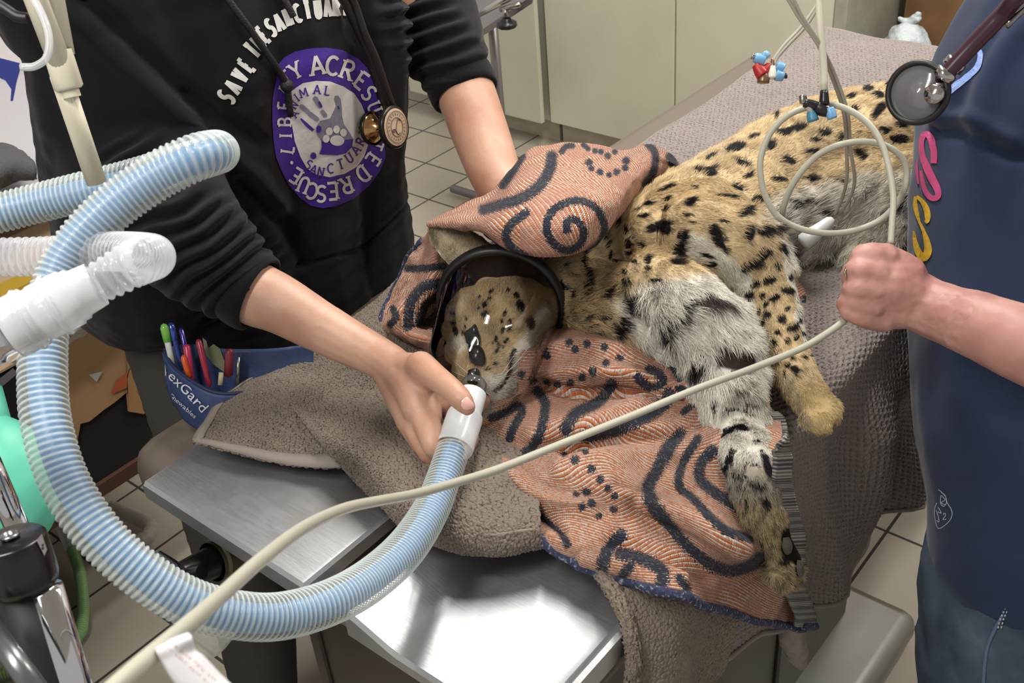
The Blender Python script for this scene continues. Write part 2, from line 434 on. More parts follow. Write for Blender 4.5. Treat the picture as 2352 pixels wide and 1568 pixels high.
q = PY(1150, 60, Yk); g = G(); g.tube([(q[0] - .25, q[1] + .25, q[2]), (q[0] - .25, q[1] + .25, .02)], .016, 12); g.tube([(q[0] - .5, q[1] + .25, .03), (q[0] + .05, q[1] + .25, .03)], .015, 10); g.build('post', M_stg, r)

# ================================================================ steel table
m = NT('brushed_steel')
mp = m.n('Mapping'); mp.inputs['Scale'].default_value = (9, 220, 9); m.link(m.obj(), mp.inputs[0]); st = m.noise(1.0, 6, mp.outputs[0], .7)
f2 = m.noise(26, 6, rough=.7)
mp2 = m.n('Mapping'); mp2.inputs['Scale'].default_value = (60, 500, 1); mp2.inputs['Rotation'].default_value = (0, 0, .7); m.link(m.obj(), mp2.inputs[0]); sc2 = m.noise(.6, 4, mp2.outputs[0], .6)
m.set('Base Color', m.mix(m.math('MULTIPLY', f2, .5), S('c9cccf'), S('a9adb2'))); m.set('Metallic', .92)
m.set('Roughness', m.math('ADD', .27, m.math('MULTIPLY', m.math('ADD', f2, m.math('MULTIPLY', sc2, .5)), .2)))
m.bump(m.math('ADD', m.math('MULTIPLY', st, .5), sc2), .28, .0007); M_steel = m.m
M_dsteel = mat('dark_steel', '5f5a54', .38, .75, var=.2, vscale=5)
M_base = mat('base_steel', '92938f', .3, .9, var=.15, vscale=4)
tb = root('surgery_table', 'stainless steel examination table with a split top under the towels', 'table')
Y0, Y1 = .424, 2.12
def rail_profile(name, prof, x_sign):
    V = []; F = []; n = len(prof)
    for Y in (Y0, Y0 + .004, Y1 - .004, Y1):
        for i, (x, z) in enumerate(prof): V.append((x, Y, z - (.004 if Y in (Y0, Y1) else 0)))
    for k in range(3):
        for i in range(n):
            j = (i + 1) % n; F.append((k * n + i, (k + 1) * n + i, (k + 1) * n + j, k * n + j))
    F.append(tuple(range(n))); F.append(tuple(range(4 * n - 1, 3 * n - 1, -1)))
    return mk(name, V, F, M_steel, tb, smooth=True, sharp=35)
rail_profile('table_panel', [(-.970, .880), (-.970, .896), (-.967, .900), (-.963, .9005), (-.700, .9005), (-.696, .9), (-.693, .896), (-.693, .880)], 1)
rail_profile('table_panel', [(-.634, .872), (-.634, .897), (-.631, .900), (-.624, .9), (-.575, .886), (-.566, .8845), (-.425, .8845), (-.417, .886), (-.408, .8985), (-.404, .9), (-.399, .898), (-.398, .872)], 1)
g = G(); g.box((-.693, Y0 + .03, .835), (-.634, Y1 - .02, .852)); g.build('drain_trough', mat('trough_steel', '6f7376', .4, .9), tb, smooth=False)
g = G(); g.box((-1.10, Y0 + .045, .765), (-.43, Y1 - .04, .862), bev=.036); g.build('under_tray', mat('tray_brown_steel', '7d7266', .42, .35), tb, sharp=50)  # brownish grey is the tray's own steel colour
g = G(); g.box((-1.0, .60, .05), (-.50, 1.43, .78), bev=.006); g.build('column', M_dsteel, tb, smooth=False)
M_seam = mat('seam_dark', '2b2926', .6)
g = G(); g.box((-.4995, 1.13, .14), (-.496, 1.142, .74)); g.build('column_seam', M_seam, tb, smooth=False)
g = G(); g.box((-.972, .5975, .13), (-.964, .5995, .76)); g.build('column_seam', M_seam, tb, smooth=False)
g = G(); g.box((-1.06, .50, .002), (-.385, 1.51, .072), bev=.032); g.build('foot', M_base, tb, sharp=60)
# tilt handle under the end edge
g = G(); a = P(500, 1285, 1.235); b = P(425, 1320, 1.20); d = (b - a) / np.linalg.norm(b - a)
g.lathe([(-.03, 0), (-.03, .026), (.0, .026), (.003, .023), (.008, .023)], a, b, 32); g.build('handle_collar', mat('collar_brass', '54503f', .4, .6), tb, sharp=40)
g = G(); g.lathe([(.008, .019), (.05, .016), (.055, 0)], a, b, 24)
c = a + d * .05; X1 = P(385, 1265, 1.19) - P(430, 1305, 1.19); X1 /= np.linalg.norm(X1)
X2 = np.cross(d, X1)
for k in range(3):
    an = k * 2.094 + .1; v = X1 * math.cos(an) + X2 * math.sin(an); g.tube([c - d * .004, c + v * .03, c + v * .036], [.008, .0095, .008], 14)
g.build('handle', M_blks, tb, sharp=40)

# ================================================================ left background
M_card = mat('cardboard', '9c7a55', .85, var=.12, vscale=5, bump=.15, bscale=50)
M_cardin = mat('cardboard_edge', 'b08c64', .9)
bx = root('cardboard_box', 'torn brown cardboard shipping box on the low shelf, left of the black sweatshirt', 'box', 'cardboard boxes')
XB = -1.6
# front face with the ragged torn lower edge
edge = [(120, 1085), (160, 1110), (185, 973), (205, 968), (240, 940), (262, 925), (292, 900), (296, 945), (330, 952), (352, 935), (372, 930)]
F3 = [PX(x, y, XB) for x, y in [(372, 655), (60, 832)]] + [PX(x, y, XB) for x, y in edge]
V = F3 + [p + [-.004, 0, 0] for p in F3]; n = len(F3)
mk('front_panel', V, [tuple(range(n)), tuple(range(2 * n - 1, n - 1, -1))] + [(i, i + n, (i + 1) % n + n, (i + 1) % n) for i in range(n)], M_card, bx, smooth=False)
zt = .731
g = G(); g.box((-2.1, .50, .432), (XB - .006, .93, zt - .002)); g.build('body', mat('box_inside_shade', '120f0c', .9), bx, smooth=False)  # near-black body paints the shade inside the torn box
g = G(); g.box((-1.85, .50, zt), (XB, .93, zt + .004)); g.box((-2.1, .5, zt + .004), (-1.852, .93, zt + .008)); g.build('top_flap', mat('cardboard_top', 'a88d72', .85, var=.1, vscale=5), bx, smooth=False)
T = [PX(x, y, XB + .003) for x, y in [(292, 800), (300, 790), (372, 765), (372, 905), (350, 938), (330, 950), (296, 945), (293, 880)]]
mk('torn_patch', T, [tuple(range(len(T)))], mat('torn_layer', '96714a', .9, var=.15, vscale=12), bx, smooth=False)
T = [PX(x, y, XB + .004) for x, y in [(255, 905), (268, 872), (292, 855), (292, 890)]]
M_ink = mat('box_ink', '2c2018', .8)
px3 = lambda x, y: PX(x, y, XB + .003)
def ink(name, polys):
    V = []; F = []
    for p_ in polys: F.append(tuple(range(len(V), len(V) + len(p_)))); V += [px3(*q) for q in p_]
    return mk(name, V, F, M_ink, bx, smooth=False)
def line(a_, b_, w_):
    a_, b_ = np.array(a_, float), np.array(b_, float); n_ = np.array([-(b_ - a_)[1], (b_ - a_)[0]]); n_ = n_ / np.linalg.norm(n_) * w_ / 2; return [tuple(a_ + n_), tuple(b_ + n_), tuple(b_ - n_), tuple(a_ - n_)]
hx = [(313 + 11.5 * math.cos(k * math.pi / 3 + .3), 729 + 11.5 * math.sin(k * math.pi / 3 + .3)) for k in range(7)]
ink('box_emblem', [line(hx[k], hx[k + 1], 6) for k in range(6)] + [line((318, 722), (312, 732), 3)])
Q0, QF = None, None
def box_text(s_, p0_, p1_, h_):
    cu = bpy.data.curves.new('tmp', 'FONT'); cu.body = s_; cu.size = 1; o_ = bpy.data.objects.new('tmp', cu); col.objects.link(o_)
    me_ = bpy.data.meshes.new_from_object(o_.evaluated_get(bpy.context.evaluated_depsgraph_get())); V_ = to_np(me_)[:, :2]; F_ = [tuple(p.vertices) for p in me_.polygons]
    bpy.data.objects.remove(o_); bpy.data.curves.remove(cu); bpy.data.meshes.remove(me_)
    d_ = (np.array(p1_, float) - p0_) / V_[:, 0].max(); return mk('box_lettering', [px3(*(np.array(p0_) + d_ * x + np.array([0, -h_ / .72]) * y)) for x, y in V_], F_, M_ink, bx, smooth=False)
box_text('Cu Medical', (327, 728), (378, 703), 8)
dl = [(372, 788), (310, 812), (303, 822), (305, 838), (296, 850), (292, 870), (294, 905)]
ink('box_outline', [line(dl[k], dl[k + 1], 1.6) for k in range(len(dl) - 1)] + [line((326, 812), (360, 796), 1.4), line((330, 820), (362, 804), 1.4), line((303, 843), (318, 836), 4)])
mk('orange_label', T, [tuple(range(len(T)))], mat('orange_label', 'a2502a', .7), bx, smooth=False)
T = [PX(x, y, XB + .004) for x, y in [(204, 860), (235, 853), (222, 877)]]
mk('paper_label', T, [tuple(range(len(T)))], mat('paper_label', 'a8a69f', .7), bx, smooth=False)
# plastic film bag and a yellow strip lying on the box
r = root('plastic_film', 'crumpled clear plastic film lying on the torn cardboard box', 'plastic film')
mf = NT('clear_film'); mf.set('Base Color', S('e6e4e2')); mf.set('Roughness', .15); mf.set('Alpha', .45); mf.bump(mf.noise(40, 4), 1, .02)
def px_sheet(name, rows, step, m, parent, amp=.01, sc_=25, t=.0008, seed=0, **kw):
    Gd, uv = patch(rows, step); nv, nu = Gd.shape[:2]; N = gnorm(Gd); V = Gd.reshape(-1, 3) + (N.reshape(-1, 3) * (amp * fbm(Gd.reshape(-1, 3), sc_, 3, seed))[:, None])
    return solid(mk(name, V, gridF(nv, nu), m, parent, uv=uv.reshape(-1, 2), **kw), t)
px_sheet('film', [[PZ(40, 800, .76), PZ(120, 740, .76), PZ(230, 670, .76), PZ(320, 620, .76)], [PZ(20, 830, .79), PZ(110, 780, .79), PZ(220, 710, .78), PZ(340, 650, .78)], [PZ(60, 850, .75), PZ(150, 790, .75), PZ(230, 740, .745), PZ(360, 668, .745)]], .006, mf.m, r, .012, 22)
g = G(); g.box((-1.99, .5, .742), (-1.72, .56, .76)); 
slab('ruler_strip', [(0, 650), (75, 618), (82, 640), (0, 683)], .742, .75, mat('yellow_strip', 'a88a2e', .5), label='mustard yellow strip lying on the cardboard box behind the hoses', cat='strip')
# papers hanging behind the hoses
slab('paper_sheet', [(250, 520), (300, 500), (330, 575), (290, 600)], .80, .803, mat('paper_white', 'd6d6d8', .7), label='white paper corner sticking out behind the blue hose by the black sleeve', cat='paper')
# black cart under the box
ct = root('low_shelf', 'low black shelf with a reddish edge carrying the torn cardboard box', 'shelf')
M_cart = mat('cart_black', '15130f', .6)
g = G(); g.box((-2.45, .36, .405), (-1.605, 1.05, .43), bev=.004); g.build('shelf_board', M_cart, ct, smooth=False)
g = G(); g.box((-1.606, .36, .404), (-1.596, 1.05, .431)); g.build('edge_strip', mat('reddish_wood', '4a2f24', .6), ct, smooth=False)
for sx in (-2.44, -2.40):
    for sy in (.38, .98):
        g = G(); g.box((sx, sy, .0), (sx + .03, sy + .03, .404)); g.build('leg', M_cart, ct, smooth=False)
# counter and folded garment at the left edge
cn = root('side_counter', 'pale grey side counter by the white wall, left edge', 'counter')
M_cnt = mat('counter_grey', 'b9b8bd', .5)
g = G(); g.box((-2.49, .45, .84), (-1.9, 1.35, .87), bev=.004); g.build('counter_top', M_cnt, cn, smooth=False)
g = G(); g.box((-2.49, .47, .0), (-2.28, 1.33, .84)); g.build('counter_body', mat('counter_body', 'a19c98', .6), cn, smooth=False)
mg = NT('grey_knit'); mg.set('Base Color', S('4f5054')); mg.set('Roughness', .95); mg.bump(mg.noise(300, 3), .6, .003)
gar = root('folded_garment', 'folded dark grey garment with pale lettering on the side counter', 'garment')
def gp(x, y, z): return PZ(x, y, z)
for k, (dz, sh) in enumerate(((0, 0), (.022, 4))):
    px_sheet('fold', [[gp(-60, 380 - k * 18, .90 + dz), gp(10, 345 - k * 4, .90 + dz), gp(60, 372, .895 + dz)], [gp(-60, 420, .93 + dz), gp(10, 385 - k * 6, .925 + dz), gp(74, 385 + sh, .905 + dz)], [gp(-60, 440, .90 + dz), gp(10, 422 - k * 12, .90 + dz), gp(76, 400 + sh, .89 + dz)]], .004, mg.m, gar, .004, 30, .012, seed=k)

# ================================================================ towels
def terry_mat(name, base, dark, vs=9):
    m = NT(name); a = m.n('Attribute', attribute_name='relief'); f = m.noise(vs, 4); f2 = m.noise(900, 2)
    c = m.mix(f, S(base), S(dark)); c = m.mix(m.math('MULTIPLY', f2, .35), c, S(dark)); m.set('Base Color', c); m.set('Roughness', .95); m.set('Sheen Weight', .12); m.set('Specular IOR Level', .15)
    vo = m.n('TexVoronoi'); vo.inputs['Scale'].default_value = 330; m.link(m.obj(), vo.inputs['Vector']); m.bump(m.math('SUBTRACT', 1, vo.outputs['Distance']), .9, .0022, m.bump(m.noise(1100, 3), .5, .001)); return m.m
M_waf = terry_mat('waffle_cotton', '998e89', '827975')
M_ter = terry_mat('terry_cotton', '948779', '6f645a')
M_hem = mat('towel_hem', '8b827a', .9, bump=.5, bscale=500, bdist=.001)

# ---- large waffle blanket over the table and down its long side
BW = .0018
HEM = np.array([(.50, .73), (.60, .735), (.665, .735), (.74, .70), (.82, .668), (.88, .60), (.93, .565), (1.0, .545), (1.065, .536), (1.154, .522), (1.25, .505), (1.345, .50), (1.6, .47), (2.1, .47)])
def blanket():
    x0, flat = -.968, .968 - .398
    Y = np.arange(.47, 2.105, BW * 1.15); U = np.arange(0, 1.0, BW)
    uu, yy = np.meshgrid(U, Y)
    y0 = .92 - .30 * np.clip(uu / .54, 0, 1)          # the near border runs aslant under the other towels
    yy = y0 + (yy - .47) / (2.105 - .47) * (2.105 - y0)
    hem = np.interp(yy, HEM[:, 0], HEM[:, 1]); Lh = .925 - hem; R0 = .022
    arc = R0 * math.pi / 2
    total = flat - R0 + arc + (Lh - R0)
    s = uu / U[-1] * total
    a = flat - R0
    th = np.clip((s - a) / R0, 0, math.pi / 2); dn = np.clip(s - a - arc, 0, None)
    X = np.where(s < a, x0 + s, x0 + a + R0 * np.sin(th)); Z = .922 - R0 * (1 - np.cos(th)) - dn
    k = np.clip(dn / .12, 0, 1)
    fold = .020 * np.sin((yy - .5) * 21 + dn * 7) + .010 * np.sin((yy) * 47 - dn * 11 + 1.3) + .008 * vnoise(np.stack([yy.ravel(), dn.ravel()], 1), 9, 4).reshape(yy.shape)
    X = X + k * (fold * np.clip((yy - .75) / .35, .25, 1) + .006)
    X = X + np.where(s < a, 0, .004)
    # gentle creases on the flat part and a rolled border at the far and left edges
    wr = fbm(np.stack([X.ravel(), yy.ravel()], 1), 6, 3, 9).reshape(X.shape)
    Z = Z + np.where(s < a, .006 * (wr + .4), 0)
    e = np.minimum(np.clip(s / .02, 0, 1), np.clip((2.105 - yy) / .02, 0, 1)); Z = Z - .012 * (1 - np.sqrt(1 - (1 - e) ** 2 + 1e-9)) * 1.0
    yy2 = yy + k * .012 * np.sin(yy * 21 + 1) + dn * .02
    Gd = np.stack([X, yy2, Z], -1); N = gnorm(Gd)
    cs = .0083; us, vs = s / cs, yy / cs
    row = np.floor(vs); f = np.sin(math.pi * (us + .5 * (row % 2))) ** 2 * np.sin(math.pi * vs) ** 2
    q = np.stack([s.ravel(), yy.ravel()], 1)
    h = -f * .0042 + .0007 * fbm(q, 240, 2, 3).reshape(s.shape)
    sg = np.sign(N[0, 0, 2]) or 1; N = N * sg
    V = (Gd + N * h[..., None]).reshape(-1, 3); nv, nu = s.shape
    o = mk('blanket', V, gridF(nv, nu), M_waf, uv=q, label='large mauve grey waffle blanket spread under the cat and hanging off the table', cat='blanket')
    solid(o, .003, -1 if sg > 0 else 1)
    me = o.data
    # border strip (part): flat hem along the hanging edge
    edge = Gd[:, -1]; g = G(); 
    g.tube(edge[::10], .0035, 8); g.tube(Gd[-1, ::10], .004, 8); g.tube(Gd[::10, 0], .004, 8)
    g.build('blanket_hem', M_hem, o)
    # loose corner tag hanging under the patterned towel
    c = [PX(1818, 1440, -.385), PX(1822, 1470, -.38), PX(1832, 1505, -.38), PX(1840, 1528, -.38)]
    blob('loose_corner', chain([(c[0], .018), (c[1], .016), (c[2], .013), (c[3], .007)]), .003, 2, M_hem, o, disp=lambda V, N: .003 * fbm(V, 90))
    return o
blanket()

def towel_patch(net, step, amp=0, sc_=14, seed=0, relief=.0016, cell=.0036, conv=None):
    conv = conv or (lambda x, y, h: lay(x, y, h))
    Gd, uv = patch([[conv(*q) for q in r] for r in net], step)
    sh = Gd.shape; N = gnorm(Gd)
    if N.reshape(-1, 3)[:, :].mean(0) @ (CAM - Gd.reshape(-1, 3).mean(0)) < 0: N = -N
    q = Gd.reshape(-1, 3)
    if amp: Gd = Gd + N * (amp * fbm(q, sc_, 3, seed).reshape(sh[:2]))[..., None]
    return Gd, uv, N
def join_grids(grids):
    V = []; F = []; UV = []; n = 0
    for Gd, uv in grids:
        nv, nu = Gd.shape[:2]; V.append(Gd.reshape(-1, 3)); UV.append(uv.reshape(-1, 2)); F.append(gridF(nv, nu) + n); n += nv * nu
    return np.concatenate(V), np.concatenate(F), np.concatenate(UV)
# ---- grey-brown terry towel at the near end
def terry():
    A = [[(503, 912, .004), (640, 838, .010), (760, 768, .012), (850, 700, .012), (950, 600, .010)],
         [(486, 945, .008), (620, 885, .030), (750, 830, .022), (870, 770, .016), (1000, 700, .012)],
         [(466, 985, .008), (590, 945, .020), (700, 915, .040), (850, 880, .022), (1000, 800, .02)],
         [(455, 1005, .006), (600, 1010, .012), (730, 1015, .016), (860, 985, .02), (1020, 900, .02)],
         [(448, 1022, .004), (600, 1056, .004), (770, 1076, .006), (900, 1040, .015), (1050, 960, .02)]]
    B = [[(640, 900, .030), (760, 900, .028), (880, 900, .03), (1040, 900, .02), (1200, 900, .01)],
         [(668, 935, .038), (800, 975, .034), (920, 990, .040), (1060, 1000, .03), (1210, 980, .015)],
         [(720, 990, .034), (840, 1045, .046), (960, 1080, .040), (1090, 1100, .035), (1230, 1100, .02)],
         [(790, 1068, .024), (880, 1115, .040), (990, 1165, .042), (1110, 1190, .036), (1240, 1190, .03)],
         [(862, 1150, .012), (928, 1196, .024), (1020, 1228, .030), (1130, 1244, .024), (1240, 1235, .018)],
         [(880, 1160, .002), (945, 1218, .006), (1030, 1252, .008), (1140, 1272, .006), (1250, 1252, .003)]]
    st = .0013; gs = []; first = None
    for k, net in enumerate((A, B)):
        Gd, uv, N = towel_patch(net, st, .0035, 13, 5 + k)
        if first is None: first = Gd
        last = Gd
        c = cells(uv.reshape(-1, 2), .0040, k).reshape(uv.shape[:2])
        Gd = Gd + N * ((.0040 * (.62 - np.clip(c, 0, 1)) + .0006 * fbm(uv.reshape(-1, 2), 500, 2, 8).reshape(c.shape)))[..., None]
        gs.append((Gd, uv))
    V, F, UV = join_grids(gs)
    o = mk('bath_towel', V, F, M_ter, uv=UV, label='grey brown terry towel folded on the near end of the steel table', cat='towel', group=None)
    solid(o, .004, 0)
    n = first.shape[0]
    # woven hem bands along the free edges of the under layer
    def band(edge, inner, name='hem'):
        E = edge[::6]; I = inner[::6]; q = np.stack([E + (E - I) * .15 + [0, 0, .003], E * .6 + I * .4 + [0, 0, .0045], I + [0, 0, .0045]])
        return solid(mk(name, q.reshape(-1, 3), gridF(3, q.shape[1]), M_hem, o), .002, 0)
    band(first[-1, :int(first.shape[1] * .62)], first[-16, :int(first.shape[1] * .62)])
    band(first[:, 0], first[:, 11]); band(first[0, :int(first.shape[1] * .42)], first[13, :int(first.shape[1] * .42)])
    k = int(last.shape[1] * .74); band(last[-1, k:], last[-20, k:])
    # the length that hangs off the corner beside the waffle blanket
    C = [[(-.46, .60, .924), (-.46, .66, .926), (-.46, .74, .928), (-.46, .84, .926)],
         [(-.412, .575, .916), (-.412, .64, .920), (-.412, .73, .922), (-.412, .84, .918)],
         [(-.388, .560, .885), (-.380, .62, .892), (-.378, .72, .896), (-.372, .82, .894)],
         [(-.384, .552, .84), (-.368, .60, .85), (-.380, .69, .85), (-.374, .80, .85)],
         [(-.380, .548, .76), (-.360, .59, .77), (-.378, .66, .78), (-.368, .74, .79)],
         [(-.380, .545, .68), (-.358, .58, .69), (-.376, .63, .71), (-.368, .70, .73)]]
    Gd, uv = patch(C, .0014); N = gnorm(Gd)
    if N.reshape(-1, 3).mean(0) @ (CAM - Gd.reshape(-1, 3).mean(0)) < 0: N = -N
    c = cells(uv.reshape(-1, 2), .0040, 3).reshape(uv.shape[:2]); Gd2 = Gd + N * (.0028 * (.62 - np.clip(c, 0, 1)))[..., None]
    o2 = solid(mk('bath_towel', Gd2.reshape(-1, 3), gridF(*Gd2.shape[:2]), M_ter, uv=uv.reshape(-1, 2), label='grey terry towel hanging over the right near corner of the table', cat='towel'), .004, 0)
    V, F = tube(Gd[:, 0][::2], .0075, 40); V = V + .0018 * np.random.default_rng(2).normal(size=V.shape) * .5; mk('rolled_edge', V, F, M_ter, o2)
terry()

# ---- patterned beach towel
m = NT('patterned_terry'); sp = m.n('SeparateXYZ'); m.link(m.uv(), sp.inputs[0])
nz = m.n('TexNoise'); nz.inputs['Scale'].default_value = 60; m.link(m.uv(), nz.inputs['Vector'])
vv = m.math('ADD', sp.outputs[1], m.math('MULTIPLY', nz.outputs[0], .0010))
rowf = m.math('DIVIDE', vv, .0030); rowi = m.math('FLOOR', rowf)
colf = m.math('DIVIDE', m.math('ADD', sp.outputs[0], m.math('MULTIPLY', rowi, .00097)), .0023)
wn = m.n('TexWhiteNoise', noise_dimensions='1D'); m.link(rowi, wn.inputs['W'])
w2 = m.n('TexWhiteNoise', noise_dimensions='2D'); cb = m.n('CombineXYZ'); m.link(rowi, cb.inputs[0]); m.link(m.math('FLOOR', colf), cb.inputs[1]); m.link(cb.outputs[0], w2.inputs['Vector'])
mod = m.math('MULTIPLY', m.math('FRACT', m.math('MULTIPLY', rowi, .5)), 1.42)
big = m.noise(7, 2)
rc = m.ramp(m.math('ADD', mod, m.math('MULTIPLY', m.math('SUBTRACT', w2.outputs[0], .4), .55)), [(.0, S('bf6a3a')), (.22, S('c9774a')), (.3, S('c79a86')), (.55, S('c49581')), (.62, S('cbbcb0')), (.95, S('dccfc4'))])
rc = m.mix(m.math('MULTIPLY', m.math('GREATER_THAN', big, .52), .6), rc, S('c08c77'))
nv = m.n('Attribute', attribute_name='navy'); nn = m.n('TexNoise'); nn.inputs['Scale'].default_value = 420; m.link(m.uv(), nn.inputs['Vector'])
msk = m.math('GREATER_THAN', m.math('ADD', nv.outputs['Fac'], m.math('MULTIPLY', m.math('SUBTRACT', nn.outputs[0], .5), 1.3)), .5)
nav = m.mix(m.math('GREATER_THAN', w2.outputs[0], .86), S('2a2d3c'), S('595a58'))
m.set('Base Color', m.mix(msk, rc, nav)); m.set('Roughness', .95); m.set('Sheen Weight', .1); m.set('Specular IOR Level', .1)
rb = m.math('ABSOLUTE', m.math('SINE', m.math('MULTIPLY', rowf, math.pi))); cbp = m.math('ABSOLUTE', m.math('SINE', m.math('MULTIPLY', colf, math.pi)))
m.bump(m.math('MULTIPLY', m.math('POWER', rb, .6), m.math('ADD', .45, m.math('MULTIPLY', cbp, .55))), .9, .0022)
M_beach = m.m
m = NT('grey_rib_band'); sp = m.n('SeparateXYZ'); m.link(m.uv(), sp.inputs[0])
f = m.math('SINE', m.math('MULTIPLY', sp.outputs[1], 2 * math.pi / .0042)); f2 = m.math('SINE', m.math('MULTIPLY', sp.outputs[1], 2 * math.pi / .021))
m.set('Base Color', m.ramp(m.math('ADD', m.math('MULTIPLY', f, .3), m.math('ADD', .5, m.math('MULTIPLY', f2, .2))), [(.2, S('34353c')), (.5, S('6f6d6a')), (.85, S('9b988f'))])); m.set('Roughness', .9); m.bump(f, .5, .001)
M_ribband = m.m
m = NT('navy_hem'); f = m.noise(260, 2); m.set('Base Color', m.ramp(f, [(.45, S('262a44')), (.58, S('34395a')), (.7, S('8a8c86'))])); m.set('Roughness', .9); m.bump(f, .6, .002); M_nhem = m.m
NAVY = [  # (half width px, points)
 (11, [(1232, 898), (1252, 930), (1245, 985), (1222, 1030)]), (10, [(1130, 962), (1165, 950), (1190, 935), (1200, 950), (1180, 985), (1172, 1010)]),
 (10, [(1180, 1055), (1215, 1035), (1235, 1010)]), (14, [(1300, 985), (1324, 952), (1375, 926), (1405, 880)]), (15, [(1351, 1000), (1409, 986), (1447, 973), (1494, 955), (1528, 925), (1538, 905)]),
 (10, [(1467, 867), (1494, 888), (1521, 881), (1515, 862), (1490, 850)]), (10, [(1515, 822), (1545, 845), (1560, 870)]),
 (15.5, [(1560, 1000), (1530, 1040), (1508, 1086), (1489, 1123), (1503, 1161), (1540, 1205), (1572, 1246), (1620, 1287), (1671, 1307), (1715, 1297), (1742, 1280)]),
 (10, [(1605, 1010), (1580, 1045), (1563, 1079), (1559, 1120), (1589, 1147), (1620, 1181), (1664, 1219), (1720, 1240)]),
 (13, [(1640, 1035), (1610, 1066), (1606, 1103), (1640, 1134), (1688, 1164), (1712, 1195)]),
 (9, [(1181, 1151), (1222, 1172), (1256, 1195), (1285, 1222), (1304, 1250)]), (15, [(1425, 1232), (1398, 1262), (1386, 1300)]), (15, [(1426, 1273), (1477, 1287), (1521, 1317), (1512, 1361)]),
 (11, [(1450, 1300), (1430, 1322), (1420, 1345)]), (10, [(1558, 1330), (1575, 1360), (1565, 1385)]), (10, [(1400, 1335), (1470, 1350), (1530, 1375), (1600, 1392)]),
 (8, [(1640, 905), (1600, 925), (1570, 950)]), (9, [(1560, 895), (1590, 905), (1620, 930)]),
 (9, [(1300, 528), (1303, 508), (1325, 510), (1338, 535), (1325, 562), (1295, 572), (1266, 552), (1256, 515), (1275, 482), (1320, 464), (1362, 476), (1384, 512), (1378, 552), (1350, 580)]),
 (13, [(1268, 362), (1262, 395), (1240, 430), (1200, 458), (1155, 472), (1112, 485)]), (10, [(1200, 362), (1182, 392), (1158, 428)]), (10, [(1210, 492), (1178, 515), (1165, 540), (1180, 568), (1215, 590)]),
 (9, [(1488, 333), (1503, 355), (1498, 392), (1478, 420)]), (10, [(1536, 362), (1550, 390), (1538, 412)]), (7, [(1290, 352), (1300, 340), (1315, 338)]), (6, [(1340, 336), (1350, 345)]),
 (9, [(940, 618), (975, 617), (1015, 612)]), (11, [(1012, 648), (975, 660), (948, 690), (940, 720), (938, 752)]), (8, [(905, 710), (912, 730), (900, 745)]), (9, [(1000, 680), (975, 700), (960, 740)]),
]
DOTS = [(1321, 1059, 10), (1358, 1079, 10), (1379, 1103, 9), (1348, 1132, 11), (1324, 1137, 8), (1396, 1123, 8), (1411, 1139, 8), (1358, 1157, 9), (1338, 1164, 9), (1409, 1171, 10), (1374, 1186, 8), (1296, 1045, 8), (1345, 1040, 8)] + \
 [(780 + x / 2.94, 500 + y / 2.94, 9) for x, y in [(1550, 850), (1670, 860), (1590, 895), (1790, 880), (1380, 890), (1890, 955), (1800, 990), (1710, 1040), (1640, 1070), (1560, 1105), (1475, 1120), (1400, 1105), (1305, 1090), (1235, 1060), (1400, 935)]] + \
 [(1352, 377, 9), (1395, 361, 8), (1437, 372, 9), (1366, 350, 7), (1357, 390, 7), (1377, 398, 8), (1398, 405, 7), (1415, 398, 8), (1434, 388, 8), (1380, 352, 7), (1412, 352, 7), (1640, 830, 8), (1850, 640, 12), (1848, 690, 9), (1100, 1170, 5)]
def navy_of(V):
    p = proj(V); x, y = p[:, 0], p[:, 1]; v = np.zeros(len(V))
    for hw, pts in NAVY: v = np.maximum(v, 1 - dseg(x, y, cr(pts, len(pts) * 4)) / (2 * hw))
    for a, b, r in DOTS: v = np.maximum(v, 1 - np.hypot(x - a, y - b) / (2 * r))
    return np.clip(v, 0, 1)
def sm(x, a, b): t = np.clip((x - a) / (b - a), 0, 1); return t * t * (3 - 2 * t)
RIDGE = [(.014, 34, [(1110, 1020), (1190, 1110), (1260, 1150), (1360, 1170)]), (-.012, 26, [(1140, 1080), (1210, 1160), (1290, 1220)]), (.014, 36, [(1230, 1005), (1340, 985), (1460, 940), (1590, 890)]),
         (-.014, 24, [(1240, 880), (1330, 905), (1420, 900), (1500, 920)]), (.012, 30, [(1200, 830), (1330, 800), (1450, 815), (1540, 850)]), (-.012, 26, [(1300, 1040), (1420, 1010), (1540, 1000), (1620, 960)]),
         (.012, 34, [(1290, 1075), (1420, 1050), (1530, 1060)]), (-.008, 26, [(1420, 1110), (1520, 1130), (1600, 1120)]), (.010, 34, [(1480, 1160), (1600, 1200), (1700, 1260)]), (.010, 30, [(1350, 1290), (1450, 1300), (1560, 1330)]), (-.010, 26, [(1400, 1250), (1500, 1270), (1620, 1330)])]
